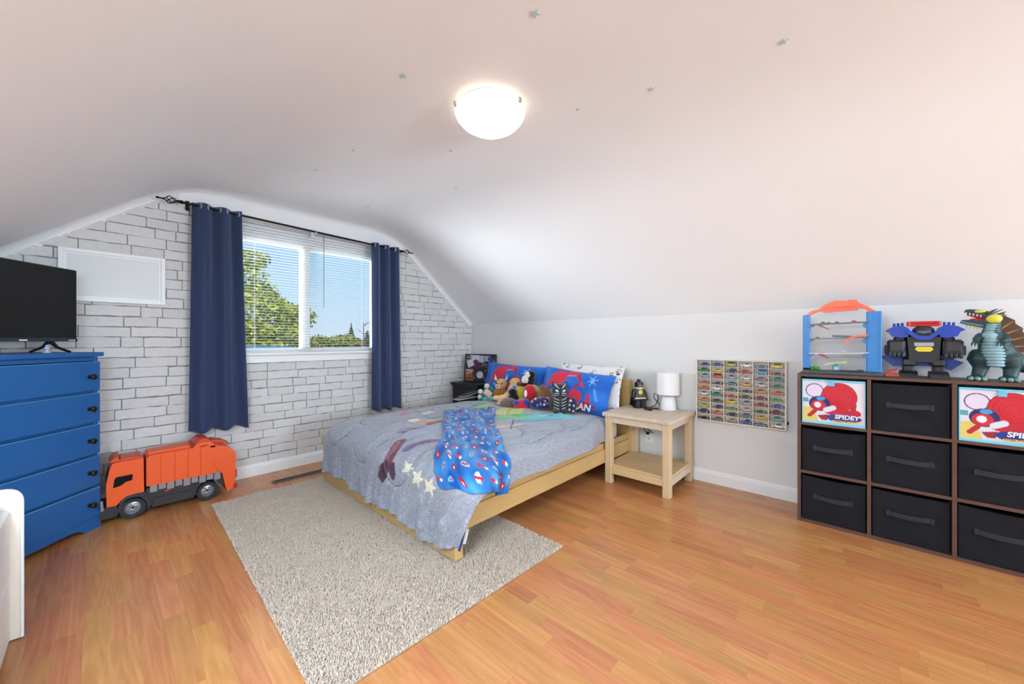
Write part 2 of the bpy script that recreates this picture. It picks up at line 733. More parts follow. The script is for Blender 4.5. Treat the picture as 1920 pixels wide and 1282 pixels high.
# bricks of the printed wallpaper, each modelled as a thin raised irregular piece
brick_mat = M('brick_wallpaper_print', (214, 212, 210), rough=.85, spec=.15, var=.07, vscale=30, bump=.6, bscale=55, island=.045, coord='Object')
ROW, GAP = .0693, .0052
bricks = []
inner = clip_poly([(XL, 0), (XR, 0), (XR, 3), (XL, 3)], outline)
r_b = random.Random(3)
row = 0
z = .085
while z < ZC:
    z1 = z + ROW
    spans = [(XL, XR)]
    if z1 > .93 and z < 2.24:
        if z >= 2.06:
            spans = [(XL, .37), (2.2, XR)]
        else:
            spans = [(XL, WX0 - .055), (WX1 + .055, XR)]
    x_off = r_b.uniform(0, .2)
    for a, b in spans:
        x = a - (x_off if a == XL else 0)
        while x < b - .012:
            L = r_b.choice([.165, .195, .215, .235, .255])
            if r_b.random() < .12:
                L = .11
            x1 = x + L
            if b - x1 < .07:
                x1 = b
            dz = r_b.uniform(-.0016, .0016)
            xa, xb, za, zb = x + GAP / 2, x1 - GAP / 2, z + GAP / 2 + dz, z1 - GAP / 2 + dz
            j = lambda s=.0030: r_b.uniform(-s, s)
            k = max(2, int((xb - xa) / .045))
            pts = [(xa + (xb - xa) * i / k + j(.002) * (0 < i < k), za + j()) for i in range(k + 1)]
            pts += [(xb + j(.0015), (za + zb) / 2)]
            pts += [(xb - (xb - xa) * i / k + j(.002) * (0 < i < k), zb + j()) for i in range(k + 1)]
            pts += [(xa + j(.0015), (za + zb) / 2)]
            pts = clip_poly(pts, inner)
            if len(pts) > 2:
                bricks.append(pts)
            x = x1
    z = z1
    row += 1


def brick_rank(pts):
    cx = sum(p[0] for p in pts) / len(pts)
    cz = sum(p[1] for p in pts) / len(pts)
    w = max(p[0] for p in pts) - min(p[0] for p in pts)
    h = max(p[1] for p in pts) - min(p[1] for p in pts)
    q = project((cx, YG, cz))
    if q is None or q[0] < -20:
        return 0
    s = w * h * (FPX / q[2]) ** 2
    hidden = (.40 < cx < .70 and .5 < cz < 2.05) or (1.86 < cx < 2.12 and .5 < cz) or (cx < .02 and cz < 1.02) or (cx < -.1 and cz < 1.5) \
        or (1.25 < cx and cz < .42) or (2.83 < cx and cz < .58) or (.02 < cx < .65 and cz < .30)
    return s * (.05 if hidden else 1)


bricks.sort(key=brick_rank, reverse=True)


def brick_shape(mb, pts, depth):
    n = len(pts)
    cx = sum(p[0] for p in pts) / n
    cz = sum(p[1] for p in pts) / n
    vs = [(x, YG, z) for x, z in pts]
    vs += [(x, YG - depth * .6, z) for x, z in pts]
    for x, z in pts:
        d = math.hypot(x - cx, z - cz) or 1
        vs.append((x - (x - cx) / d * .002, YG - depth, z - (z - cz) / d * .002))
    fs = [tuple(2 * n + i for i in range(n))]
    for l in (0, 1):
        fs += [(l * n + i, l * n + (i + 1) % n, (l + 1) * n + (i + 1) % n, (l + 1) * n + i) for i in range(n)]
    mb.add(vs, fs)


for i, pts in enumerate(bricks[:300]):
    mb = MB()
    brick_shape(mb, pts, .0028 + r_b.uniform(-.0006, .0008))
    mb.build('brick', brick_mat, wall_left)
rest = MB()
for pts in bricks[300:]:
    brick_shape(rest, pts, .0028 + r_b.uniform(-.0006, .0008))
o = rest.build('brick_remainder', brick_mat, wall_left)
o['kind'] = 'stuff'

# rear gable behind the camera; its window is added for the rear fill lamp
rear = MB()
for rect in ([(XL, 0), (.95, 0), (.95, 3), (XL, 3)], [(2.55, 0), (XR, 0), (XR, 3), (2.55, 3)],
             [(.95, 0), (2.55, 0), (2.55, .65), (.95, .65)], [(.95, 1.75), (2.55, 1.75), (2.55, 3), (.95, 3)]):
    rear.prism(clip_poly(rect, outline), YB - .14, YB, 'y')
struct('wall_back', rear, white_wall)
w2 = thing('added_rear_window', None, None, (0, 0, 0), kind='structure')
f2 = MB()
f2.span((.95, YB - .10, .65), (1.0, YB - .04, 1.75)).span((2.5, YB - .10, .65), (2.55, YB - .04, 1.75))
f2.span((1.0, YB - .10, .65), (2.5, YB - .04, .70)).span((1.0, YB - .10, 1.70), (2.5, YB - .04, 1.75)).span((1.72, YB - .10, .70), (1.78, YB - .04, 1.70))
f2.build('window_frame', white_trim, w2)

# made-up skylight frame added around the left slope fill lamp; ceiling stays closed
w3 = thing('fill_lamp_frame', None, None, (-.56, .70, 1.495), kind='structure')
w3.rotation_euler = (0, math.atan2(ZC - KL, .385 - XL) * -1, 0)
f3 = MB()
f3.span((-.31, -.63, -.012), (-.27, .63, .012), .002).span((.27, -.63, -.012), (.31, .63, .012), .002)
f3.span((-.27, -.63, -.012), (.27, -.585, .012), .002).span((-.27, .585, -.012), (.27, .63, .012), .002)
f3.build('window_frame', white_trim, w3)

# plaster cove following the ceiling where it meets the brick papered wall
pc = clip_poly([(XL, 0), (XR, 0), (XR, 3), (XL, 3)], outline)
cove = MB()
rows = []
for i, (x, z) in enumerate(prof):
    a = Vector(prof[max(i - 1, 0)])
    b = Vector(prof[min(i + 1, len(prof) - 1)])
    t = (b - a).normalized()
    nrm = Vector((t.y, -t.x))                       # towards the room
    ring = []
    for k in range(7):
        w = PI / 2 * k / 6
        # concave quarter round: from the wall out to the ceiling
        dy = .055 * (1 - math.sin(w))
        dn = .055 * (1 - math.cos(w))
        ring.append((x + nrm.x * dn, YG - dy, z + nrm.y * dn))
    rows.append(ring)
vs = [p for r in rows for p in r]
fs = [(i * 7 + k, i * 7 + k + 1, (i + 1) * 7 + k + 1, (i + 1) * 7 + k) for i in range(len(rows) - 1) for k in range(6)]
cove.add(vs, fs)
struct('trim_1', cove, white_trim, smooth=True, label='white plaster cove along the top of the brick papered wall')


def baseboard(name, p, q, nrm):
    """white skirting with a stepped top, from p to q, thickness towards nrm"""
    p, q, n = Vector(p), Vector(q), Vector(nrm)
    sec = [(0, 0), (.016, 0), (.016, .070), (.012, .078), (.012, .084), (.006, .095), (0, .095)]
    vs = []
    for base in (p, q):
        vs += [(base.x + n.x * d, base.y + n.y * d, z) for d, z in sec]
    k = len(sec)
    fs = [tuple(range(k)), tuple(range(k, 2 * k))[::-1]] + [(i, (i + 1) % k, k + (i + 1) % k, k + i) for i in range(k)]
    struct(name, MB().add(vs, fs), white_trim)


baseboard('baseboard_left', (XL, YG), (XR, YG), (0, -1))
baseboard('baseboard_right', (XR, YB), (XR, YG - .016), (-1, 0))
baseboard('baseboard_side', (XL, YB), (XL, YG - .016), (1, 0))

# ------------------------------------------------------------------ laminate floor, strip by strip
sub = M('laminate_joint', (150, 100, 62), rough=.6)
floor = struct('floor', MB().span((XL - .1, YB - .14, -.06), (XR + .1, YG + .14, -.004)), sub)
floor_mat = wood_mat('cherry_laminate', (206, 146, 92), (178, 116, 66), stretch=(16, 1.0, 1), scale=3.2, rough=.25, island=.095,
                     coord='World', spec=.5, contrast=.6, bands=.11)
SW = .0695
strips = []
r_f = random.Random(11)
x = XL
while x < XR - .001:
    x1 = min(x + SW, XR)
    y = YB - r_f.uniform(0, .4)
    while y < YG:
        L = r_f.uniform(.24, .58)
        y1 = y + L
        if y1 > YB:
            strips.append((x, max(y, YB), x1, min(y1, YG)))
        y = y1
    x = x1


def strip_rank(s):
    x0, y0, x1, y1 = s
    a = [project((x, y, 0)) for x, y in ((x0, y0), (x1, y0), (x1, y1), (x0, y1))]
    if any(q is None for q in a):
        return 0
    ar = abs(sum(a[i][0] * a[(i + 1) % 4][1] - a[(i + 1) % 4][0] * a[i][1] for i in range(4))) / 2
    cx = sum(q[0] for q in a) / 4
    cy = sum(q[1] for q in a) / 4
    if not (-30 < cx < 1950 and cy < 1310):
        return 0
    mx, my = (x0 + x1) / 2, (y0 + y1) / 2
    hidden = (.5 < mx < 1.6 and 1.25 < my < 3.05) or (mx > 1.6 and my > 1.75) or (mx > 2.95 and my < .2) or (mx < -.05 and my > 3.0)
    return ar * (.03 if hidden else 1)


strips.sort(key=strip_rank, reverse=True)
JG = .00012


def strip_mesh(mb, s, h):
    mb.span((s[0] + JG, s[1] + JG, -.004), (s[2] - JG, s[3] - JG, h))


for i, s in enumerate(strips):
    if i == 300:
        rest = MB()
    if i >= 300:
        strip_mesh(rest, s, r_f.uniform(-.00015, .00015))
    else:
        mb = MB()
        strip_mesh(mb, s, r_f.uniform(-.00015, .00015))
        mb.build('plank', floor_mat, floor)
o = rest.build('plank_remainder', floor_mat, floor)
o['kind'] = 'stuff'

# ------------------------------------------------------------------ window, blind, curtains
glass = glass_mat('window_glass')
win = thing('window_1', None, None, kind='structure')
fr = MB()
FY0, FY1 = YG + .055, YG + .115
fr.span((WX0, FY0, WZ0), (WX0 + .045, FY1, WZ1), .004).span((WX1 - .045, FY0, WZ0), (WX1, FY1, WZ1), .004)
fr.span((WX0 + .045, FY0, WZ0), (WX1 - .045, FY1, WZ0 + .035), .004).span((WX0 + .045, FY0, 1.925), (WX1 - .045, FY1, WZ1), .004)
fr.build('window_frame', white_trim, win)
MB().span((1.215, FY0 - .012, WZ0 + .03), (1.285, FY1, 1.94), .004).build('mullion', white_trim, win)
MB().span((WX0 + .04, FY0 + .03, WZ0 + .03), (1.22, FY0 + .034, 1.93)).build('pane', glass, win)
MB().span((1.28, FY0 + .03, WZ0 + .03), (WX1 - .04, FY0 + .034, 1.93)).build('pane', glass, win)
MB().span((WX0 - .06, YG - .045, WZ0 - .022), (WX1 + .06, YG + .06, WZ0 + .002), .006).build('window_sill', white_trim, win)
ap = MB()
ap.span((WX0 - .045, YG - .018, .918), (WX1 + .045, YG, WZ0 - .02), .004)
ap.build('apron', white_trim, win)
cs = MB()
cs.span((WX0 - .055, YG - .014, WZ0), (WX0, YG, WZ1), .003).span((WX1, YG - .014, WZ0), (WX1 + .055, YG, WZ1), .003)
cs.span((.372, YG - .016, 2.075), (2.2, YG, 2.205), .004)
cs.build('casing', white_trim, win)

# mini blind, slats open
blind_mat = M('blind_white', (246, 246, 245), rough=.5, spec=.3)
_b = blind_mat.node_tree
_tr = _b.nodes.new('ShaderNodeBsdfTranslucent')
_tr.inputs[0].default_value = (.85, .85, .84, 1)
_mx = _b.nodes.new('ShaderNodeMixShader')
_mx.inputs[0].default_value = .35
_b.links.new(_b.nodes['Principled BSDF'].outputs[0], _mx.inputs[1])
_b.links.new(_tr.outputs[0], _mx.inputs[2])
_b.links.new(_mx.outputs[0], _b.nodes['Material Output'].inputs[0])
bl = thing('window_blind', 'white mini blind with open slats hanging inside the window', 'blind', (0, YG + .024, WZ0))
BX0, BX1 = WX0 + .012, WX1 - .012
MB().span((BX0, -.018, 1.062), (BX1, .018, 1.098), .003).build('head_rail', blind_mat, bl)
sl = MB()
prof_s = [(-.0125, 0), (-.006, .0012), (0, .0016), (.006, .0012), (.0125, 0)]
vs = [(xx, y, z) for xx in (BX0 + .004, BX1 - .004) for y, z in prof_s] + [(xx, y, z - .0005) for xx in (BX0 + .004, BX1 - .004) for y, z in prof_s]
fs = [(i, i + 1, 5 + i + 1, 5 + i) for i in range(4)] + [(10 + i, 15 + i, 15 + i + 1, 10 + i + 1) for i in range(4)]
fs += [(0, 5, 15, 10), (4, 14, 19, 9)]
sl.add(vs, fs)
slat_me = sl.mesh('slat')
z = .042
while z < 1.05:
    obj('slat', slat_me, blind_mat, bl, smooth=40, loc=(0, 0, z), rot=(math.radians(3), 0, 0))
    z += .0236
MB().span((BX0 + .004, -.011, .012), (BX1 - .004, .011, .028), .003).build('bottom_rail', blind_mat, bl)
for xx in (BX0 + .16, 1.25, BX1 - .16):
    mb = MB()
    for yy in (-.0135, .0135):
        mb.tube([(xx, yy, .02), (xx, yy, 1.07)], .0009, 5)
    mb.build('ladder_cord', blind_mat, bl)
wand_mat = M('clear_grey_wand', (150, 150, 152), rough=.25, spec=.6)
wd = MB()
wd.tube([(1.385, -.03, 1.075), (1.385, -.034, 1.04), (1.383, -.036, .40)], .0035, 6)
wd.build('tilt_wand', wand_mat, bl, smooth=40)

# curtain rod
RY = 3.535
def rod_z(x):
    return 2.088 - (x - .245) * .0235
rod = thing('curtain_rod', 'black metal curtain rod with twisted cage finials above the window', 'curtain rod', (0, RY, 0))
mb = MB()
mb.tube([(.385, 0, rod_z(.385)), (2.135, 0, rod_z(2.135))], .0085, 12)
mb.build('rod', dark_metal, rod, smooth=50)
for end, sg in ((.385, -1), (2.135, 1)):
    fm = MB()
    zz = rod_z(end)
    for k in range(4):
        path, rad = [], []
        for i in range(15):
            t = i / 14
            w = k * PI / 2 + t * PI * .95
            rr = .021 * math.sin(PI * t) + .004
            path.append((end + sg * (.03 + .062 * t), rr * math.cos(w), zz + rr * math.sin(w)))
        fm.tube(path, .0031, 6)
    fm.tube([(end - sg * .01, 0, zz), (end, 0, zz), (end + sg * .012, 0, zz), (end + sg * .03, 0, zz)], [.0085, .013, .011, .006], 10)
    fm.tube([(end + sg * .09, 0, zz), (end + sg * .115, 0, zz - .001), (end + sg * .128, 0, zz), (end + sg * .136, 0, zz)], [.006, .005, .0085, .003], 10)
    fm.build('finial', dark_metal, rod, smooth=50)
for xx in (.425, 1.285, 2.15 - .02):
    br = MB()
    br.span((xx - .012, .078, rod_z(xx) - .03), (xx + .012, YG - RY - .014, rod_z(xx) + .04), .002)
    br.tube([(xx, .08, rod_z(xx) - .012), (xx, .01, rod_z(xx) - .014), (xx, -.008, rod_z(xx) - .010), (xx, -.011, rod_z(xx))], .0045, 6)
    br.build('bracket', white_trim if xx == 1.285 else dark_metal, rod, smooth=40)

navy = M('navy_curtain_cloth', (40, 56, 92), rough=.65, spec=.25, sheen=.35, bump=.08, bscale=600, var=.04, vscale=6)


def curtain(name, label, xt0, xt1, xb0, xb1, zbot, folds, amp, ph, seed):
    root = thing(name, label, 'curtain', (0, RY, 0), group='navy curtains at the window')
    nu, nv = 110, 70
    U, W = np.meshgrid(np.linspace(0, 1, nu), np.linspace(0, 1, nv), indexing='ij')
    w2 = W ** 1.2
    X = (xt0 + (xt1 - xt0) * U) * (1 - w2) + (xb0 + (xb1 - xb0) * U) * w2
    drift = .25 * snoise(U * 1.2, W * .8, seed)
    a = amp * (1 - .25 * W)
    Yv = a * np.sin(2 * PI * (folds * U + ph) + drift * W * 2.2) + .006 * W * snoise(U * 5, W * 2, seed + 1)
    X = X + .3 * a * np.cos(2 * PI * (folds * U + ph) + drift) * .5
    top = 2.088 - (X - .245) * .0235 + .022
    Z = top * (1 - W) + zbot * W
    Z = Z + .012 * W * np.sin(2 * PI * folds * U + 1 + ph) * (W > .9)
    V = np.stack([X, Yv, Z], -1).reshape(-1, 3)
    me = npmesh('panel', V, grid_faces(nu, nv))
    pn = obj('panel', me, navy, root, smooth=True)
    s = pn.modifiers.new('cloth_thickness', 'SOLIDIFY')
    s.thickness = .0025
    # grommets where the cloth crosses the rod
    n = int(folds * 2)
    for i in range(n):
        u = (i / 2.0 + (-ph % .5)) / folds
        if not 0.02 < u < .98:
            continue
        x = xt0 + (xt1 - xt0) * u
        up = (math.cos(2 * PI * (folds * u + ph)) > 0)
        g = MB()
        ring = []
        R = Matrix.Translation((x, 0, rod_z(x))) @ Matrix.Rotation((-.55 if up else .55) + PI / 2, 4, 'Z')
        for k in range(21):
            w = 2 * PI * k / 20
            ring.append(R @ Vector((math.cos(w) * .0225, 0, math.sin(w) * .0225)))
        g.tube(ring, .006, 6, caps=False)
        g.build('grommet', chrome, root, smooth=50)
    return root


curtain('curtain', 'navy curtain left of the window, hanging above the toy truck', .438, .735, .420, .778, .435, 2.6, .028, .12, 21)
curtain('curtain', 'navy curtain right of the window, its hem behind the bed', 1.812, 2.10, 1.812, 2.125, .405, 2.6, .028, .40, 5)

# framed white board on the brick papered wall
fb = thing('framed_board', 'white framed blank board hanging on the brick papered wall behind the television', 'picture frame', (0, YG - .003, 0))
x0, x1, z0, z1 = -.182, .305, 1.352, 1.680
mb = MB()
for p, q in (((x0, -.026, z0), (x0 + .022, 0, z1)), ((x1 - .022, -.026, z0), (x1, 0, z1)), ((x0 + .022, -.026, z0), (x1 - .022, 0, z0 + .022)), ((x0 + .022, -.026, z1 - .022), (x1 - .022, 0, z1))):
    mb.span(p, q, .002)
mb.build('frame', white_trim, fb)
mb = MB()
for p, q in (((x0 + .022, -.014, z0 + .022), (x0 + .034, -.002, z1 - .022)), ((x1 - .034, -.014, z0 + .022), (x1 - .022, -.002, z1 - .022)),
             ((x0 + .034, -.014, z0 + .022), (x1 - .034, -.002, z0 + .034)), ((x0 + .034, -.014, z1 - .034), (x1 - .034, -.002, z1 - .022))):
    mb.span(p, q)
mb.build('inner_lip', white_trim, fb)
MB().span((x0 + .03, -.008, z0 + .03), (x1 - .03, -.002, z1 - .03)).build('board', M('white_board', (226, 228, 228), rough=.5, spec=.3), fb)

# ceiling light: frosted glass bowl held by three clips
cl = thing('ceiling_light', 'frosted glass bowl ceiling light, lit, held by three metal clips', 'ceiling light', (1.285, 1.325, ZC))
MB().lathe([(.15, -.001), (.155, -.014), (.12, -.02)], 40).build('ceiling_plate', white_trim, cl, smooth=40)
bowl = M('lit_frosted_glass', (250, 244, 232), rough=.3, emit=((255, 240, 216), 1.0))
_n, _l = bowl.node_tree.nodes, bowl.node_tree.links            # the two bulbs glow through the frosted glass
_tc = _n.new('ShaderNodeTexCoord')
_sum = None
for _bx in (-.055, .055):
    _d = _n.new('ShaderNodeVectorMath')
    _d.operation = 'DISTANCE'
    _d.inputs[1].default_value = (_bx, _bx * .4, -.06)
    _l.new(_tc.outputs['Object'], _d.inputs[0])
    _r = _n.new('ShaderNodeMapRange')
    _r.interpolation_type = 'SMOOTHSTEP'
    _r.inputs['From Min'].default_value = .02
    _r.inputs['From Max'].default_value = .13
    _r.inputs['To Min'].default_value = 1.3
    _r.inputs['To Max'].default_value = .30
    _l.new(_d.outputs['Value'], _r.inputs['Value'])
    if _sum is None:
        _sum = _r.outputs[0]
    else:
        _a = _n.new('ShaderNodeMath')
        _l.new(_sum, _a.inputs[0])
        _l.new(_r.outputs[0], _a.inputs[1])
        _sum = _a.outputs[0]
_l.new(_sum, _n['Principled BSDF'].inputs['Emission Strength'])
pr = [(.172, -.022), (.172, -.030), (.163, -.052), (.142, -.076), (.110, -.096), (.070, -.109), (.030, -.114), (.004, -.115)]
MB().lathe([(.16, -.024)] + pr, 48).build('glass_bowl', bowl, cl, smooth=60)
for k in range(3):
    a = math.radians(37 + 120 * k)
    T = Matrix.Rotation(a, 4, 'Z')
    MB().box((.176, 0, -.026), (.012, .016, .022), .002, T=T).build('clip', steel, cl)

# glow-star stickers on the ceiling
star_blue = M('pale_blue_sticker', (190, 214, 224), rough=.5)
spots = [(.875, 1.44, 'large pale blue star sticker left of the ceiling light'), (1.02, .83, 'pale blue star sticker nearest the top edge of the ceiling'),
         (1.756, .21, 'pale blue star sticker farthest right on the ceiling'), (1.682, .691, 'pale blue star sticker second from the right on the ceiling'),
         (1.585, 1.016, 'star sticker just right of the ceiling light'), (1.016, 2.222, 'small star sticker left of a line from light to curtain rod'),
         (.964, 2.659, 'leftmost small star sticker on the ceiling near the window'), (1.414, 1.797, 'small star sticker just below and left of the ceiling light'),
         (1.783, 2.202, 'small star sticker below the ceiling light towards the bed'), (1.536, 3.077, 'small star sticker on the ceiling nearest the window')]
for i, (x, y, lb) in enumerate(spots):
    R = .020 if i < 4 else .013
    poly = [((R if k % 2 == 0 else R * .42) * math.sin(PI * k / 5 + i), (R if k % 2 == 0 else R * .42) * math.cos(PI * k / 5 + i)) for k in range(10)]
    o = MB().prism(poly, -.002, 0, 'z').build('star_sticker', star_blue, None, loc=(x, y, ZC - .0005))
    tag(o, lb, 'sticker', 'star stickers on the ceiling')

# ------------------------------------------------------------------ blue chest of drawers, standing across the corner
blue_paint = M('blue_furniture_paint', (36, 96, 160), rough=.42, spec=.4, var=.05, vscale=9, bump=.08, bscale=160)
blue_edge = M('blue_paint_pale_edge', (92, 156, 200), rough=.45, spec=.4, var=.08, vscale=30)  # paler blue strip along the top edge of each drawer
knob_mat = M('dark_bronze_knob', (44, 34, 34), rough=.3, metal=.6)
RZD = math.atan2(.741, .672)
dr = thing('chest_of_drawers', 'blue painted five drawer chest with dark round knobs under the television', 'dresser', (-.006, 3.318, 0), RZD)
DW, DD, DH = .78, .40, 1.034
body = MB()
body.span((-DW, .012, .085), (-DW + .018, DD, DH - .028), .002).span((-.018, .012, .085), (0, DD, DH - .028), .002)
body.span((-DW + .018, DD - .01, .085), (-.018, DD, DH - .028)).span((-DW + .018, .012, .072), (-.018, DD - .01, .09))
body.span((-DW + .018, .012, DH - .05), (-.018, .05, DH - .028))
for k in range(4):
    zz = .979 - .185 * (k + 1)
    body.span((-DW + .018, .014, zz + .001), (-.018, .06, zz + .014))
body.build('body', blue_paint, dr)
MB().span((-DW - .012, -.014, DH - .026), (.012, DD, DH), .005).build('top', [blue_paint], dr)
ply = [(-DW, 0), (-DW, .088), (0, .088), (0, 0), (-.085, 0), (-.10, .012), (-.125, .026), (-.16, .034), (-DW + .16, .034), (-DW + .125, .026), (-DW + .10, .012), (-DW + .085, 0)]
pl = MB()
pl.prism([(x, z) for x, z in ply], -.004, .014, 'y')
pl.span((-DW, .014, 0), (-DW + .018, DD, .086)).span((-.018, .014, 0), (0, DD, .086))
pl.build('plinth', blue_paint, dr)
for k in range(5):
    z1 = .979 - .185 * k
    z0 = z1 - .170
    d = MB()
    d.span((-DW + .006, -.008, z0), (-.006, .014, z1), .004)
    d.span((-DW + .03, .014, z0 + .012), (-.03, DD - .03, z1 - .03))
    dw = d.build('drawer', blue_paint, dr)
    e = MB()
    e.span((-DW + .008, -.0085, z1 - .0028), (-.008, .004, z1 + .0006), .0008)
    e.build('drawer_edge', blue_edge, dw)
    for kx in (-.070, -DW + .070):
        kn = MB()
        kn.lathe([(.012, 0), (.011, .003), (.006, .006), (.0055, .014), (.012, .018), (.0165, .024), (.0165, .028), (.012, .033), (.004, .035)], 18)
        kn.build('knob', knob_mat, dw, smooth=40, loc=(kx, -.008, (z0 + z1) / 2 - .002), rot=(PI / 2, 0, 0))

# ------------------------------------------------------------------ television on the chest
tvm = M('tv_bezel', (26, 27, 31), rough=.3, spec=.5)
scr = M('tv_screen', (12, 12, 13), rough=.22, spec=.45)
tv = thing('television', 'black flat screen television standing on the blue chest of drawers', 'television', (-.006, 3.318, DH), RZD)
TX1, TW, TY = -.020, .64, .105
zb, zt_ = .062, .478
MB().span((TX1 - TW, TY, zb + .012), (TX1, TY + .028, zt_), .004).build('housing', tvm, tv)
MB().span((TX1 - TW + .05, TY + .028, zb + .03), (TX1 - .05, TY + .06, zt_ - .13), .012).build('rear_case', tvm, tv)
MB().span((TX1 - TW + .006, TY - .0015, zb + .022), (TX1 - .006, TY + .002, zt_ - .006)).build('screen', scr, tv)
MB().span((TX1 - TW, TY - .004, zb), (TX1, TY + .026, zb + .016), .002).build('bottom_bezel', M('tv_glossy_bezel', (44, 50, 58), rough=.15), tv)
MB().span((TX1 - .05, TY - .0052, zb + .005), (TX1 - .016, TY - .004, zb + .010)).build('badge', M('silver_badge', (200, 205, 210), rough=.4), tv)
MB().span((TX1 - .285, TY - .0052, zb + .004), (TX1 - .25, TY - .004, zb + .011)).build('sticker', M('white_sticker', (225, 228, 232), rough=.5), tv)
for fx in (-.15, -.52):
    ft = MB()
    ft.tube([(fx - .012, TY - .10, .005), (fx - .006, TY - .03, .030), (fx, TY + .012, zb + .004)], [.007, .008, .012], 8)
    ft.tube([(fx, TY + .012, zb + .004), (fx + .004, TY + .05, .032), (fx + .010, TY + .12, .005)], [.012, .008, .007], 8)
    ft.build('stand_foot', black_plastic, tv, smooth=50)

gm = M('clear_blue_glass', (206, 216, 240), rough=.1, spec=.6)
go = thing('glass_ornament', 'tiny pale glass ornament behind the television foot', 'ornament', (-.205, 3.30, DH))
MB().lathe([(.016, 0), (.016, .004), (.006, .008), (.005, .016), (.011, .022), (.011, .030), (.004, .036)], 14).build('stem', gm, go, smooth=50)
MB().ell((0, 0, .043), (.008, .008, .009), 12, 8).build('bead', gm, go, smooth=True)

# ------------------------------------------------------------------ orange toy garbage truck
og = M('orange_plastic', (236, 92, 34), rough=.38, spec=.4)
og2 = M('orange_plastic_dark', (206, 66, 28), rough=.4)
tk_black = M('toy_black_plastic', (38, 36, 38), rough=.5)
tk_grey = M('toy_grey_plastic', (140, 132, 134), rough=.5)
tk_red = M('toy_red_plastic', (190, 24, 36), rough=.35)
tyre = M('toy_tyre', (34, 33, 35), rough=.6)
rimm = M('toy_silver_rim', (150, 150, 154), rough=.3, metal=.6)
tk = thing('toy_garbage_truck', 'large orange toy garbage truck on the floor against the brick papered wall', 'toy truck', (.33, 3.418, 0))
S = lambda pts: [(x - .33, z) for x, z in pts]
N0, F0 = -.113, .107                                   # near and far side
mb = MB()
mb.prism(S([(.02, .102), (.018, .24), (.03, .315), (.042, .358), (.06, .362), (.178, .362), (.181, .152), (.15, .148), (.10, .145), (.075, .12), (.06, .102)]), N0, F0, 'y')
cab = mb.build('cab', og, tk)
mb = MB()
mb.prism(S([(.03, .362), (.048, .385), (.068, .392), (.075, .364)]), N0 + .02, F0 - .02, 'y')
mb.prism(S([(.07, .362), (.17, .362), (.165, .374), (.08, .374)]), N0 + .03, F0 - .03, 'y')
mb.build('roof_fairing', og2, cab)
glm = M('toy_window_dark', (12, 11, 12), rough=.6, spec=.15)
mb = MB()
wp = S([(.046, .212), (.052, .262), (.060, .274), (.128, .276), (.131, .268), (.127, .240), (.10, .236), (.085, .222), (.07, .216)])
mb.prism(wp, N0 - .0015, N0 + .004, 'y')
mb.build('side_window', glm, cab)
mb = MB()
mb.prism(S([(.017, .248), (.028, .312), (.032, .312), (.022, .248)]), N0 + .02, F0 - .02, 'y')
mb.build('windshield', glm, cab)
mb = MB()
for i in range(3):
    mb.prism(S([(.0185, .15 + i * .022), (.0175, .158 + i * .022), (.022, .158 + i * .022), (.022, .15 + i * .022)]), N0 + .04, F0 - .04, 'y')
mb.build('grille', tk_black, cab)
mb = MB()
mb.prism(S([(-.012, .035), (-.012, .095), (.0, .103), (.06, .103), (.07, .06), (.06, .035)]), N0, F0, 'y')
mb.prism(S([(.06, .06), (.075, .122), (.105, .147), (.15, .152), (.185, .150), (.205, .12), (.205, .035), (.198, .035), (.19, .09), (.165, .125), (.13, .135), (.10, .125), (.08, .09), (.075, .06)]), N0 - .004, F0 + .004, 'y')
mb.prism(S([(.19, .05), (.19, .165), (.60, .155), (.60, .08), (.56, .09), (.54, .125), (.50, .14), (.46, .125), (.44, .09), (.44, .05)]), N0 + .012, F0 - .012, 'y')
mb.prism(S([(.215, .042), (.225, .098), (.40, .094), (.425, .042)]), N0 + .002, F0 - .002, 'y')
mb.build('chassis', tk_black, tk)
mb = MB()
mb.prism(S([(.19, .180), (.19, .356), (.205, .372), (.43, .376), (.52, .372), (.575, .176)]), N0 + .004, F0 - .004, 'y')
mb.prism(S([(.20, .37), (.20, .384), (.40, .390), (.41, .372)]), N0 + .045, F0 - .045, 'y')
hop = mb.build('hopper', og, tk)
for i in range(5):
    a = .193 + i * .0665
    mb = MB()
    tp = .358 + .0015 * i
    mb.prism(S([(a, .181 - .0005 * i), (a, tp), (a + .008, tp + .012), (a + .058, tp + .014), (a + .063, tp), (a + .063, .181 - .0005 * i)]), N0 - .003, F0 + .003, 'y')
    mb.build('side_panel', og, hop)
mb = MB()
mb.prism(S([(.485, .30), (.50, .372), (.535, .372), (.60, .352), (.652, .300), (.652, .105), (.635, .05), (.606, .024), (.595, .06), (.575, .165), (.555, .19), (.53, .25)]), N0 - .006, F0 + .006, 'y')
tail = mb.build('tail_loader', og, tk)
mb = MB()
mb.prism(S([(.56, .245), (.575, .252), (.65, .262), (.65, .254), (.58, .245)]), N0 - .009, N0 - .004, 'y')
mb.prism(S([(.50, .33), (.515, .335), (.585, .185), (.57, .185)]), N0 - .009, N0 - .004, 'y')
mb.prism(S([(.585, .215), (.595, .222), (.65, .225), (.65, .218)]), N0 - .009, N0 - .004, 'y')
mb.build('relief_rib', og, tail)
mb = MB()
Tb = Matrix.Translation((.475 - .33, 0, .378)) @ Matrix.Rotation(PI / 2, 4, 'X')
mb.lathe([(.0, -.095), (.045, -.095), (.048, -.09), (.048, .09), (.045, .095), (.0, .095)], 20, T=Tb, caps=False)
mb.build('roof_drum', og2, tk, smooth=40)
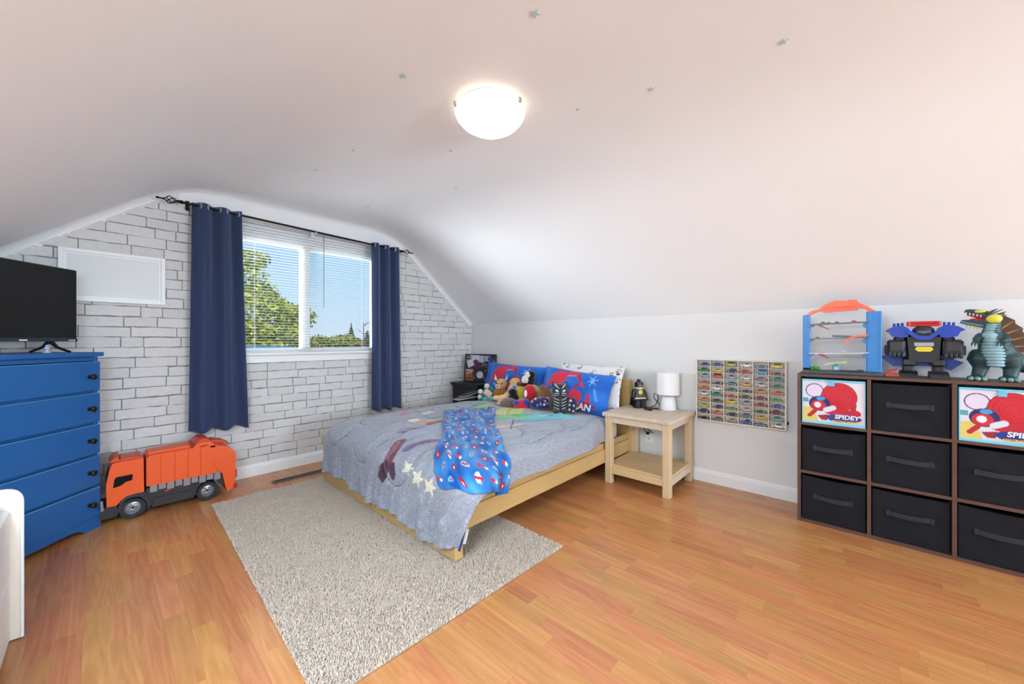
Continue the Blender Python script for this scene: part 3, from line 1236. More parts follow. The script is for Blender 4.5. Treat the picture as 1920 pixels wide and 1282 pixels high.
for yy in (N0 - .006, F0 - .006):
    mb = MB()
    a = [(.475 + .060 * math.cos(w), .366 + .042 * math.sin(w)) for w in np.linspace(PI * 1.05, -PI * .05, 12)]
    b = [(.475 + .034 * math.cos(w), .366 + .020 * math.sin(w)) for w in np.linspace(-PI * .05, PI * 1.05, 12)]
    for i in range(11):
        mb.prism(S([a[i], a[i + 1], b[10 - i], b[11 - i]]), yy, yy + .012, 'y')
    mb.build('lift_arm', og, tk)
mb = MB()
mb.prism(S([(.50, .372), (.54, .385), (.60, .372), (.64, .345), (.64, .335), (.60, .356), (.54, .370)]), F0 - .09, F0 + .004, 'y')
mb.build('rear_hatch', og2, tk)
for i in range(9):
    a = .206 + i * .0405
    zz = .150 - .001 * i
    MB().span((a - .33, N0 - .001, zz - (.014 if i % 2 == 0 else .004)), (a + .036 - .33, N0 + .012, .182), .002).build('skirt_panel', tk_grey, tk)
MB().span((.275 - .33, N0 + .0, .124), (.305 - .33, N0 + .014, .136), .002).build('side_marker', tk_red, tk)
for zz in (.143, .060):
    MB().span((.642 - .33, N0 + .002, zz - (.03 if zz > .1 else .018)), (.662 - .33, N0 + .045, zz + (.03 if zz > .1 else .012)), .004).build('tail_light', tk_red, tk)
    MB().span((.642 - .33, F0 - .045, zz - (.03 if zz > .1 else .018)), (.662 - .33, F0 - .002, zz + (.03 if zz > .1 else .012)), .004).build('tail_light', tk_red, tk)
MB().prism(S([(-.006, .15), (.004, .15), (.008, .095), (-.004, .09)]), N0 - .02, N0 - .004, 'y').build('mirror', tk_grey, tk)
tyre_me = MB().lathe([(.040, -.026), (.058, -.026), (.0625, -.02), (.0625, .02), (.058, .026), (.040, .026), (.040, .0)], 28, caps=False).mesh('wheel')
rim_b = MB()
rim_b.lathe([(.0, .010), (.012, .012), (.014, .006), (.034, .002), (.040, .014), (.0405, -.02), (.0, -.02)], 28, caps=False)
for k in range(6):
    a = PI / 3 * k
    rim_b.box((.023 * math.cos(a), .023 * math.sin(a), .008), (.018, .006, .008), .001, T=None)
rim_me = rim_b.mesh('rim')
hub_me = MB().lathe([(.0, .016), (.006, .016), (.008, .010), (.008, 0)], 10, caps=False).mesh('hub')
for wx in (.131, .495):
    for yy, rx in ((N0 + .024, PI / 2), (F0 - .024, -PI / 2)):
        w = obj('wheel', tyre_me, tyre, tk, smooth=40, loc=(wx - .33, yy, .0625), rot=(rx, 0, 0))
        obj('rim', rim_me, rimm, w, smooth=40)
        obj('hub', hub_me, tk_black, w, smooth=40)

# ------------------------------------------------------------------ floor register
reg_m = M('bronze_register', (120, 104, 96), rough=.4, metal=.5)
rg = thing('floor_register', 'long narrow bronze floor register between baseboard and rug', 'vent', (1.10, 3.338, 0))
mb = MB()
mb.span((-.205, -.036, .0005), (.205, -.026, .006), .0015).span((-.205, .026, .0005), (.205, .036, .006), .0015)
mb.span((-.205, -.026, .0005), (-.193, .026, .006), .0015).span((.193, -.026, .0005), (.205, .026, .006), .0015)
mb.span((-.004, -.026, .0005), (.004, .026, .006), .0015)
mb.build('frame', reg_m, rg)
MB().span((-.194, -.027, .0003), (.194, .027, .0015)).build('duct_opening', M('duct_black', (14, 12, 12), rough=.8), rg)
lv = MB().span((-.0016, -.026, .001), (.0016, .026, .0045)).mesh('louver')
for i in range(38):
    xx = -.188 + i * .0102
    if abs(xx) > .006:
        obj('louver', lv, reg_m, rg, loc=(xx, 0, 0), rot=(0, .5, 0))

# ------------------------------------------------------------------ white plastic drawer unit at the left edge
cream = M('cream_moulded_plastic', (236, 228, 214), rough=.4)
wt = M('white_drawer_plastic', (238, 238, 238), rough=.35)
wu = thing('plastic_drawer_unit', 'white moulded drawer unit cut by the left edge, with rounded side panel', 'drawer unit', (-.20, 2.31, 0))
for y0, y1 in ((-.028, 0), (-.90, -.872)):
    mb = MB()
    pts = fillet([(-.40, 0.004), (-.40, .555), (0, .555), (0, 0.004)], [0, .04, .05, 0], 7)
    pts = [(x, z) for x, z in pts]
    mb.prism(pts, y0, y1, 'y')
    sp = mb.build('side_panel', cream, wu, smooth=40)
    mb = MB()
    out = fillet([(-.40, 0.004), (-.40, .555), (0, .555), (0, 0.004)], [0, .04, .05, 0], 7)
    path = [(x, (y0 + y1) / 2 - .012, z) for x, z in out]
    mb.tube(path, .0055, 8)
    mb.build('rim', white_plastic, sp, smooth=60)
MB().span((-.40, -.872, .02), (-.385, -.028, .54)).span((-.385, -.872, .488), (-.06, -.028, .494)).build('carcass', wt, wu)
for z0, z1 in ((.246, .486), (.008, .236)):
    mb = MB()
    mb.span((-.052, -.866, z0), (-.026, -.034, z1), .008)
    mb.span((-.37, -.85, z0 + .01), (-.052, -.05, z1 - .03))
    d = mb.build('drawer', wt, wu)
    MB().span((-.027, -.55, (z0 + z1) / 2 + .02), (-.012, -.35, (z0 + z1) / 2 + .045), .005).build('handle', cream, d)
pk = MB()
pk.span((-.34, -.84, .494), (-.06, -.13, .545), .015)
o = pk.build('storage_tray', M('pink_plastic', (222, 150, 178), rough=.45), None, loc=(-.20, 2.31, 0))
mb = MB().span((-.35, -.85, .545), (-.05, -.12, .556), .004)
tag(o, 'pink plastic tray lying on the white drawer unit', 'tray')
mb.build('lid', M('pink_lid', (226, 168, 190), rough=.45), o)

# ------------------------------------------------------------------ shaggy rug
rug = thing('area_rug', 'beige shaggy area rug under the foot of the bed', 'rug', (1.075, 2.165, 0), math.radians(-1.6))
RW, RL = 1.215, 1.985
backing = M('rug_backing', (160, 148, 138), rough=.9)
mb = MB()
mb.span((-RW / 2, -RL / 2, .0006), (RW / 2, RL / 2, .006), .002)
mb.build('backing', backing, rug)
n = 115000
px = rng.uniform(-RW / 2, RW / 2, n)
py = rng.uniform(-RL / 2, RL / 2, n)
ang = rng.uniform(0, 2 * PI, n)
hgt = rng.uniform(.012, .019, n) * (1 + .15 * snoise(px * 9, py * 9, 8))
lean = rng.uniform(.002, .012, n)
rad = rng.uniform(.0014, .0024, n)
lay = []
for fz, fl, fr_ in ((0, 0, 1.0), (.55, .35, 1.05), (1.0, 1.0, .55)):
    cx = px + np.cos(ang) * lean * fl
    cy = py + np.sin(ang) * lean * fl
    cz = .004 + hgt * fz * (1 - .25 * fl)
    for k in range(3):
        a = ang + 2 * PI * k / 3
        lay.append(np.stack([cx + np.cos(a) * rad * fr_, cy + np.sin(a) * rad * fr_, cz], -1))
V = np.stack(lay, 1).reshape(-1, 3)
base = (np.arange(n) * 9)[:, None, None]
q = []
for l in (0, 1):
    for k in range(3):
        k2 = (k + 1) % 3
        q.append([l * 3 + k, l * 3 + k2, l * 3 + 3 + k2, l * 3 + 3 + k])
q.append([6, 7, 8, 8])
Fq = np.array(q[:-1])[None] + base
Fq = Fq.reshape(-1, 4)
me = npmesh('pile', V, Fq)
rug_mat = M('rug_pile', (232, 215, 198), rough=.95, spec=.1, island=.12, sheen=.2)
pile = obj('pile', me, rug_mat, rug, smooth=True)
pile['kind'] = 'stuff'

# ------------------------------------------------------------------ bed frame
maple = wood_mat('maple_veneer', (206, 172, 116), (192, 155, 98), stretch=(1, 1, 9), scale=6, rough=.42, contrast=.7)
maple_x = wood_mat('maple_veneer_long', (206, 172, 116), (192, 155, 98), stretch=(1, 9, 9), scale=6, rough=.42, contrast=.7)
bed = thing('bed_frame', 'pale maple low bed frame with slab footboard and headboard', 'bed', (1.165, 1.445, 0))
BL, BW_ = 1.955, 1.615                                   # length to headboard back, width
fbp = MB()
fbp.span((0, 0, .021), (.052, BW_, .36), .0025)
fbp.build('footboard', maple, bed)
MB().span((BL - .042, .005, .0), (BL, BW_ - .005, .765), .003).build('headboard', maple, bed)
MB().span((BL - .002, .005, .0), (BL + .03, .045, .762), .003).build('headboard_edge', maple, bed)
MB().span((BL - .002, BW_ - .045, .0), (BL + .03, BW_ - .005, .762), .003).build('headboard_edge', maple, bed)
for y0, y1, yi in ((.010, .030, .022), (BW_ - .030, BW_ - .010, BW_ - .042)):
    r = MB().span((.052, y0, .148), (BL - .042, y1, .254), .002).build('side_rail', maple_x, bed)
    MB().span((.052, yi, .20), (BL - .042, yi + .02, .300), .002).build('rail_board', maple_x, r)
for yy in (.04, BW_ - .10):
    MB().span((BL - .13, yy, .0), (BL - .06, yy + .06, .24), .002).build('leg', maple, bed)
MB().span((.10, BW_ / 2 - .02, .13), (BL - .05, BW_ / 2 + .02, .17)).build('centre_beam', maple_x, bed)
sl_me = MB().span((-.035, .045, .171), (.035, BW_ - .045, .182), .001).mesh('bed_slat')
for i in range(14):
    obj('slat', sl_me, maple, bed, loc=(.16 + i * .128, 0, 0))
mt = MB()
mt.box((2.12, 2.25, .315), (1.74, 1.50, .25), .05)
o = mt.build('mattress', M('white_ticking', (226, 224, 220), rough=.8), None, smooth=50)
tag(o, 'mattress hidden under the grey comforter on the maple bed', 'mattress')

# ------------------------------------------------------------------ comforter
XF, YN, WT, ZT, RR = 1.205, 1.475, 1.555, .480, .055
FA, FB = .26, .13                                        # soft shoulder of the comforter towards the foot


def drape(s, t, wr=1.0):
    """surface of the comforter: s along the bed from the foot edge, t across from the near edge; negative values hang down"""
    s0 = s - (FA - RR)                                   # the shoulder starts on the mattress, before the foot edge
    ex = np.maximum(0, -s0)
    ny = np.maximum(0, -t)
    fy = np.maximum(0, t - WT + .10)
    side = np.maximum(ny, fy)
    q = np.hypot(ex, side)
    qs = np.maximum(q, 1e-9)
    cx_, cy_ = ex / qs, side / qs
    dx, dy = -cx_, np.where(ny > 0, -cy_, cy_)
    ra = np.hypot(FA * cx_, np.where(ny > 0, RR, .16) * cy_)        # outward reach and depth of the rounding
    rb_ = np.hypot(FB * cx_, np.where(ny > 0, RR, .10) * cy_)
    arc = (ra + rb_) / 2 * PI / 2 * 1.02
    th = np.minimum(q / np.maximum(arc, 1e-6), 1) * PI / 2
    extra = np.maximum(0, q - arc)
    bx = XF + FA - RR + np.maximum(s0, 0)
    by = YN + np.clip(t, 0, WT - .10)
    # gathers of the hanging cloth: narrow raised creases between shallow hollows
    ph = t * 30 + 2.4 * snoise(t * 2.1, s * .8, 31)
    g1 = (1 - 2 * np.abs(np.sin(ph * .5)) ** .7) * (.55 + .45 * snoise(t * 1.3, s * 0, 32))
    g2 = 1 - 2 * np.abs(np.sin(t * 34 + 3 * snoise(t * 3, s * 1.5, 33))) ** .6
    g3 = np.sin(s * 30 + 2 * snoise(s * 2, t, 35))
    wf = np.clip(cx_ * 1.4 - .2, 0, 1)
    fold = (wf * (.028 * g1 + .016 * g2) + (1 - wf) * .006 * g3) * np.clip(extra / .22, 0, 1) * wr
    flare = (wf * .05 + (1 - wf) * .02) * extra
    out = ra * np.sin(th) + np.maximum(flare + fold, -.012)
    drop = rb_ * (1 - np.cos(th)) + extra
    shoulder = (wf * .010 * g2 * np.sin(th)) * wr
    # puffiness and soft wrinkles of the top, plus the sewn-in seams
    top = np.clip(1 - q / .25, 0, 1)
    z = ZT - drop + shoulder * .5
    puff = .013 * snoise(s * 2.3, t * 2.3, 41) + .006 * snoise(s * 6, t * 6, 42)
    puff = puff + .004 * np.sin(t * 31 + 3 * snoise(s * 1.5, t * 1.5, 43)) * np.exp(-np.maximum(s, 0) / .35)
    sm = seam_dist(s, t)
    groove = -.011 * np.exp(-(sm / .016) ** 2) * wr
    edge_round = -.025 * np.exp(-np.maximum(np.minimum(np.minimum(t, WT - t), s + .02), 0) / .10)
    z = z + (puff + edge_round) * top + groove * (.35 + .65 * top)
    out = out + groove * (1 - top) * .8 + .004 * g2 * (1 - top) * 0
    tuck = np.clip((s - 1.18) / .22, 0, 1)
    tuck = tuck * tuck * (3 - 2 * tuck) * .050 * np.exp(-np.maximum(t, 0) / .12) * (t < WT / 2)
    x = bx + dx * out
    y = by + dy * out + tuck
    return x, y, np.maximum(z, .026)


SEAMS = []
for (cx, cy, rx, ry, a0, a1) in ((.02, .92, .17, .13, 2.0, 5.2), (-.02, .50, .17, .14, 1.9, 5.2), (.45, .70, .20, .16, -1.2, 1.8), (.30, 1.28, .16, .15, .4, 4.3),
                                 (.02, 1.36, .14, .12, 2.0, 5.0), (.60, .28, .16, .13, 3.2, 6.3), (.95, .18, .17, .12, 3.4, 6.2), (1.25, .62, .16, .16, .4, 3.4), (.92, 1.22, .18, .15, .2, 3.0)):
    w = np.linspace(a0, a1, 13)
    SEAMS.append(list(zip(cx + rx * np.cos(w), cy + ry * np.sin(w))))
SEAMS.append([(.02, .78), (.15, .76), (.30, .83), (.45, .85)])
SEAMS.append([(.05, .36), (.20, .34), (.33, .28)])
SEAMS.append([(.36, .05), (.60, .03), (.9, .045), (1.2, .03), (1.5, .04)])
SEAMS.append([(.12, 1.05), (.35, 1.08), (.6, 1.15)])


def seam_dist(s, t):
    d = np.full(np.shape(s), 9.0)
    for pts in SEAMS:
        for (x0, y0), (x1, y1) in zip(pts[:-1], pts[1:]):
            dx, dy = x1 - x0, y1 - y0
            k = np.clip(((s - x0) * dx + (t - y0) * dy) / (dx * dx + dy * dy), 0, 1)
            d = np.minimum(d, np.hypot(s - x0 - k * dx, t - y0 - k * dy))
    return d


nu, nv = 300, 330
U, W = np.meshgrid(np.linspace(0, 1, nu), np.linspace(0, 1, nv), indexing='ij')
Tt = -.215 + (WT + .43) * W
A = np.interp(Tt, [-.22, .0, .15, .5, .9, 1.5, 1.8], [.34, .372, .385, .37, .355, .33, .26]) + .012 * np.sin(Tt * 9)
Bn = np.interp(U, [0, .16, .25, 1], [.16, .18, .195, .19]) + .006 * snoise(U * 6, U * 0, 55)
Tt = np.where(Tt < 0, Tt / .215 * Bn, Tt)
Ss = -A + (1.60 + A) * U
X, Y, Z = drape(Ss, Tt)
P = Paint(Ss, Tt, (154, 158, 170))
hz = snoise(Ss.ravel() * 1.4, Tt.ravel() * 1.4, 61)
P.c *= (1 + .035 * hz)[:, None]
mar, dmar, pur, mau, lav = (116, 62, 84), (76, 44, 66), (118, 100, 138), (140, 116, 146), (150, 158, 206)
P.line([(.20, .83), (.26, .84), (.33, .80)], .035, mau)
P.line([(.16, .80), (.30, .74)], .012, (120, 96, 140))
P.line([(.08, .64), (.20, .66), (.38, .64)], .016, lav)
P.line([(.10, .60), (.24, .59), (.38, .58)], .008, (116, 148, 160))
P.line([(.09, .64), (.02, .60), (-.06, .57), (-.10, .58)], .040, mar)
P.line([(.09, .655), (.02, .62), (-.05, .59)], .013, (150, 92, 112))
P.line([(-.10, .60), (-.16, .63)], .045, dmar)
P.ell(-.105, .515, .055, .035, dmar, .3)
P.line([(.06, .51), (.13, .475), (.20, .43)], .026, pur)
P.line([(.07, .505), (.19, .435)], .004, (70, 58, 90))
for (sx, ty, r) in ((-.045, .37, .060), (-.085, .26, .064), (-.10, .145, .062)):
    P.star(sx, ty, r, (222, 219, 196), .5)
P.ell(.40, 1.01, .05, .035, (228, 214, 182))
P.line([(.45, 1.28), (.55, 1.36)], .016, (196, 98, 124))
P.line([(.50, 1.38), (.56, 1.28)], .016, (188, 108, 132))
P.line([(.42, .93), (.52, .95), (.62, .93)], .03, (206, 150, 116))
P.line([(.44, .88), (.53, .86)], .022, (150, 100, 112))
P.line([(.55, 1.03), (.66, 1.02), (.74, .98)], .04, (66, 132, 118))
P.line([(.50, 1.08), (.60, 1.12)], .02, (88, 120, 180))
P.line([(.60, .90), (.70, .92)], .02, (214, 162, 128))
P.line([(.62, 1.20), (.72, 1.22)], .02, (230, 220, 200))
P.line([(.85, 1.16), (.97, 1.12), (1.10, 1.16), (1.25, 1.18)], .045, (86, 164, 112))
P.line([(.95, 1.05), (1.15, 1.06), (1.28, 1.10)], .030, (140, 198, 110))
P.line([(.82, 1.10), (.93, 1.05)], .015, (60, 90, 150))
for k in range(7):
    P.line([(.62 + .11 * k, 1.36 - .02 * (k % 2)), (.66 + .11 * k, 1.27)], .006, (40, 56, 92))
P.poly([(1.06, .84), (1.28, .92), (1.34, .70), (1.16, .60), (1.02, .70)], (192, 204, 110))
P.poly([(.86, .62), (1.06, .70), (1.18, .60), (1.22, .42), (1.02, .38), (.88, .48)], (96, 186, 108))
P.poly([(1.04, .46), (1.22, .52), (1.42, .40), (1.42, .16), (1.28, .17), (1.12, .28)], (92, 190, 198))
P.line([(.92, .40), (1.08, .33), (1.20, .24)], .03, (66, 150, 190))
P.ell(1.24, .42, .05, .022, (232, 236, 238), -.6)
P.ell(1.25, .36, .028, .014, (50, 60, 90), -.6)
P.line([(.68, .44), (.78, .36), (.86, .33)], .035, (226, 176, 150))
P.line([(.66, .38), (.86, .28)], .006, (48, 44, 58))
P.line([(.72, .30), (.84, .40), (.90, .44)], .006, (48, 44, 58))
P.line([(1.20, .80), (1.34, .74)], .02, (226, 160, 90))
for pts in SEAMS:
    P.line(pts, .0038, (66, 68, 84))
# heathered yarn of the ground
fl = rng.normal(0, 1, len(P.x))
P.c *= (1 + .06 * fl)[:, None]
me = npmesh('comforter', np.stack([X, Y, Z], -1).reshape(-1, 3), grid_faces(nu, nv)[:, ::-1])
vcol(me, P.c)
quilt_mat = M('heathered_grey_quilt', (190, 190, 196), rough=.9, spec=.1, attr=True, sheen=.3, bump=.25, bscale=260, var=.07, vscale=150, stretch=(1, 1, .35))
navy_bind = M('navy_binding', (44, 48, 110), rough=.8)
cf = obj('comforter', me, [quilt_mat, navy_bind], None, smooth=True)
so = cf.modifiers.new('padding', 'SOLIDIFY')
so.thickness = .012
so.offset = -1
so.material_offset_rim = 1
tag(cf, 'grey heathered comforter with printed colour patches spread over the bed', 'comforter')
# sewn-in care label at the corner
tgm = MB()
T = Matrix.Translation((1.203, 1.418, .185)) @ Matrix.Rotation(math.radians(-38), 4, 'Z') @ Matrix.Rotation(math.radians(14), 4, 'Y')
tgm.box((0, -.012, -.035), (.042, .0012, .075), 0, T=T)
lb = tgm.build('care_label', M('white_satin_label', (228, 226, 222), rough=.5), cf)
mk = MB()
for k, (w_, dx) in enumerate(((.014, .0), (.010, .003), (.016, -.002), (.008, .002), (.006, 0))):
    mk.box((dx, -.0132, -.018 - k * .006), (w_, .0006, .0022), 0, T=T)
mk.build('label_print', black_plastic, lb)

# ------------------------------------------------------------------ fleece blanket thrown over the near side
nu, nv = 170, 150
U, W = np.meshgrid(np.linspace(0, 1, nu), np.linspace(0, 1, nv), indexing='ij')     # U: far -> near end, W: left -> right edge
lf = np.array([(.80, 1.14), (.46, .74), (.13, .32), (-.075, .06)])
rt = np.array([(1.20, .93), (.68, .42), (.33, -.02), (.275, -.235)])
uu = np.array([0, .40, .78, 1.0])
ls, lt = np.interp(U, uu, lf[:, 0]), np.interp(U, uu, lf[:, 1])
rs_, rt_ = np.interp(U, uu, rt[:, 0]), np.interp(U, uu, rt[:, 1])
bow = np.sin(PI * W) * np.clip((U - .6) / .4, 0, 1)
BS = ls * (1 - W) + rs_ * W - .09 * bow + .010 * snoise(U * 3, W * 3, 71)
BT = lt * (1 - W) + rt_ * W - .08 * bow + .010 * snoise(U * 3, W * 3, 72)
e = 1e-3
p0 = np.stack(drape(BS, BT, .6), -1)
p1 = np.stack(drape(BS + e, BT, .6), -1)
p2 = np.stack(drape(BS, BT + e, .6), -1)
nr = np.cross(p1 - p0, p2 - p0)
nr /= np.linalg.norm(nr, axis=-1, keepdims=True) + 1e-12
lift = .014 + .004 * snoise(U * 2.4, W * 2.4, 73) + .008 * np.exp(-((W - .30 - .12 * np.sin(U * 5)) / .06) ** 2) * np.clip(U * 3 - .6, 0, 1) \
    + .007 * np.exp(-((W - .62 + .10 * U) / .05) ** 2) * np.clip(U * 3 - 1.6, 0, 1) + .003 * np.sin(W * 23 + U * 4) * np.clip(U * 2 - 1.2, 0, 1)
lift = np.maximum(lift + .0035 * snoise(U * 9, W * 7, 75) + .004 * np.abs(snoise(U * 4 + W * 2, W * 6, 76)), .009)
V = p0 + nr * lift[..., None]
me = npmesh('fleece_blanket', V.reshape(-1, 3), grid_faces(nu, nv))
bw, bh = 1.0, 1.55
P = Paint(W * .62, U * 1.25, (44, 116, 190))
cl_ = snoise(P.x * 5, P.y * 5, 81) + .6 * snoise(P.x * 11, P.y * 11, 82)
P.c += np.clip(cl_, -.8, 1.2)[:, None] * np.array([38, 42, 26])
rb = random.Random(5)
motif = []
for iy in range(15):
    for ix in range(7):
        motif.append((.04 + ix * .088 + (.044 if iy % 2 else 0) + rb.uniform(-.014, .014), .035 + iy * .083 + rb.uniform(-.014, .014)))
for i, (mx, my) in enumerate(motif):
    k = i % 4
    a = rb.uniform(0, PI)
    if k == 0:
        P.ell(mx, my, .025, .020, (60, 24, 44), a)
        P.ell(mx, my, .022, .0175, (196, 36, 52), a)
        P.ell(mx + .006 * math.cos(a), my + .006 * math.sin(a), .008, .006, (238, 240, 242), a)
    elif k == 1:
        P.ell(mx, my, .030, .013, (222, 232, 240), a)
        P.line([(mx - .012, my - .008), (mx + .012, my + .010)], .007, (188, 40, 58))
    elif k == 2:
        P.line([(mx - .018, my), (mx + .016, my + .006)], .010, (200, 44, 60))
        P.ell(mx + .02, my + .01, .012, .009, (226, 236, 242))
    else:
        P.ell(mx, my, .022, .016, (116, 184, 224), a)
        P.ell(mx + .004, my, .008, .010, (202, 60, 76), a)
P.put((P.x < .008) | (P.x > .612), (60, 120, 186))
vcol(me, P.c)
fleece = M('printed_fleece', (80, 140, 200), rough=.9, spec=.1, attr=True, sheen=.2, bump=.4, bscale=320)
fbk = obj('fleece_blanket', me, fleece, None, smooth=True)
so = fbk.modifiers.new('pile', 'SOLIDIFY')
so.thickness = .006
so.offset = 1
tag(fbk, 'blue fleece blanket with red and white print thrown over the comforter', 'blanket')


# ------------------------------------------------------------------ pillows
def pillow(name, label, loc, rot, w, h, th, painter, seed, group=None, sag=.0):
    """local x across, local z up, local y = thickness (front is -y)"""
    n, m = 90, 64
    fr, cols = [], []
    U, W = np.meshgrid(np.linspace(-1, 1, n), np.linspace(-1, 1, m), indexing='ij')
    Vs, Cs = [], []
    for sg in (-1, 1):
        e = np.clip((1 - np.abs(U) ** 2.6), 0, 1) ** .55 * np.clip((1 - np.abs(W) ** 2.6), 0, 1) ** .55
        pinch = 1 - .055 * (1 - np.abs(U) ** 2) * np.abs(W) ** 2
        pinch2 = 1 - .06 * (1 - np.abs(W) ** 2) * np.abs(U) ** 2
        X = U * w / 2 * pinch2
        Z = W * h / 2 * pinch - sag * (1 - W) * .5 * (1 - U * U) * .2
        wr = .006 * snoise(U * 2.4 + sg, W * 2.4, seed) + .004 * np.sin((np.abs(U) + np.abs(W)) * 11 + seed) * (np.abs(U * W))
        Y = sg * (th / 2 * e * (1 + .12 * snoise(U, W, seed + 3)) + wr * e ** .5 + .001)
        Vs.append(np.stack([X, Y, Z], -1).reshape(-1, 3))
        P = Paint(U * w / 2, W * h / 2, (255, 255, 255))
        painter(P, sg)
        Cs.append(P.c)
    F = grid_faces(n, m)
    F2 = F[:, ::-1] + n * m
    # stitch the rim
    i = np.arange(n * m).reshape(n, m)
    rim = np.concatenate([i[:, 0], i[-1, 1:], i[::-1, -1][1:], i[0, ::-1][1:-1]])
    r2 = np.roll(rim, -1)
    S = np.stack([rim, rim + n * m, r2 + n * m, r2], -1)
    me = npmesh(name, np.concatenate(Vs), np.concatenate([F, F2, S]))
    vcol(me, np.concatenate(Cs))
    o = obj(name, me, M(name + '_cloth', (200, 200, 200), rough=.75, spec=.2, attr=True, sheen=.15, bump=.06, bscale=500), None, smooth=70, loc=loc, rot=rot)
    return tag(o, label, 'pillow', group)


def blue_print(P, sg):
    base = np.array([40, 104, 196.])
    P.c[:] = base + snoise(P.x * 4, P.y * 4, 91)[:, None] * np.array([16, 22, 24])
    # generic abstract print: red swooshes, pale strokes and a light rosette
    red, dred, pale = (214, 52, 74), (168, 34, 66), (126, 176, 232)
    P.ell(-.15, .075, .10, .075, red, .5)
    P.line([(-.10, .12), (.0, .155), (.06, .12)], .020, red)
    P.line([(-.24, .02), (-.28, -.05)], .022, red)
    P.line([(-.05, .11), (.02, .12)], .006, (240, 130, 140))
    P.line([(.06, .13), (.09, .06), (.05, .02)], .012, dred)
    P.line([(.09, .06), (.13, .03)], .010, red)
    P.ell(.20, .10, .020, .028, pale)
    for k in range(6):
        a = PI / 3 * k + .3
        P.line([(.20, .10), (.20 + .05 * math.cos(a), .10 + .05 * math.sin(a))], .004, pale)
    P.line([(-.20, -.05), (-.12, -.10), (-.02, -.06)], .012, pale)
    P.ell(.07, -.05, .065, .050, red, -.4)
    P.line([(-.02, -.08), (.06, -.13), (.16, -.13)], .030, red)
    P.line([(.15, -.12), (.21, -.08), (.19, -.03)], .014, red)
    P.line([(.17, -.10), (.27, -.12)], .012, dred)
    P.line([(-.30, .14), (-.27, .02), (-.30, -.12)], .010, (66, 132, 214))
    P.line([(-.24, .17), (-.10, .16)], .010, (84, 74, 176))
    P.line([(.24, .02), (.28, -.06)], .012, (96, 160, 226))


def comic_print(P, sg):
    P.c[:] = (226, 224, 220)
    r = random.Random(4)
    for i in range(70):
        x, y = r.uniform(-.34, .34), r.uniform(-.25, .25)
        c = r.choice([(60, 60, 66), (60, 60, 66), (214, 196, 92), (120, 150, 196), (150, 150, 150), (196, 96, 84)])
        P.line([(x, y), (x + r.uniform(-.03, .03), y + r.uniform(-.012, .012))], r.uniform(.003, .008), c)
        P.ell(x + .01, y + .02, .016, .012, (74, 74, 80), r.uniform(0, 3), ring=.75)


# pillows lean against the headboard: local x points along -Y of the room, local -y looks to the foot of the bed
RXP = math.radians(-17)
pillow('pillow', 'blue printed pillow on the window side of the headboard', (2.915, 2.665, .672), (RXP, math.radians(2), -PI / 2 + .04), .80, .37, .15, blue_print, 3, 'blue printed pillows')
p_r = pillow('pillow', 'blue printed pillow with white lettering on the bedside table side', (2.835, 1.855, .662), (RXP - .05, math.radians(4), -PI / 2 - .02), .74, .36, .16, blue_print, 9, 'blue printed pillows')
txt = obj('lettering', TXT_MAN, M('white_print', (236, 240, 244), rough=.7), p_r, loc=(.15, -.074, -.138), rot=(PI / 2 + .50, 0, 0))
pillow('pillow', 'white comic patterned pillow behind the blue pillow with lettering', (2.965, 1.79, .69), (RXP + .05, math.radians(1), -PI / 2), .66, .40, .10, comic_print, 12)

# ------------------------------------------------------------------ soft toys heaped against the pillows
RZC = YAW - PI / 2                                       # toys sit facing the room
GP = 'soft toys heaped on the bed'


def furry(name, c, var=.10):
    return M(name, c, rough=.95, spec=.08, sheen=.5, var=var, vscale=55, bump=.9, bscale=150)


eye_m = M('toy_eye_black', (14, 13, 14), rough=.15)
ivory = furry('ivory_plush', (226, 216, 200), .06)


def plush(name, label, loc, blobs, mat, rz=0.0, voxel=.0055, cat='soft toy'):
    root = thing(name, label, cat, loc, RZC + rz, GP)
    mb = MB()
    for b in blobs:
        if not isinstance(b[0], list):
            mb.ell(b[0], b[1], 16, 10)
        else:
            mb.tube(b[0], b[1], 10)
    o = mb.build('body', mat, root, smooth=True)
    remesh(o, voxel, 3)
    return root


def bits(root, name, mat, ells, R=None, n=12, m=8):
    for c, r in ells:
        MB().ell(c, r, n, m).build(name, mat, root, smooth=True)


BZ = .486
tan, brownf = furry('tan_plush', (206, 158, 104)), furry('russet_plush', (176, 112, 44))
t = plush('fawn_plush', 'tan fawn soft toy with upright white lined ears and russet body', (2.745, 2.68, BZ),
          [((0, 0, .07), (.075, .06, .075)), ((-.03, -.02, .03), (.06, .055, .035))], brownf)
hd = MB().ell((.01, -.01, .175), (.060, .055, .056), 18, 12).ell((-.018, -.052, .158), (.032, .030, .026), 14, 9).build('head', tan, t, smooth=True)
remesh(hd, .005, 2)
bits(t, 'muzzle', ivory, [((-.022, -.066, .152), (.026, .020, .020))])
bits(t, 'nose', eye_m, [((-.026, -.086, .158), (.010, .006, .007))])
bits(t, 'eye', eye_m, [((-.036, -.050, .188), .008), ((.018, -.062, .186), .008)])
for sx in (-.045, .055):
    MB().prism([(-.018, 0), (.018, 0), (.006 + sx * .3, .062)], -.006, .008, 'y').build('ear', tan, t, loc=(sx, -.01, .215))
    MB().prism([(-.011, .004), (.011, .004), (.004 + sx * .3, .048)], -.009, -.005, 'y').build('ear_lining', ivory, t, loc=(sx, -.01, .215))

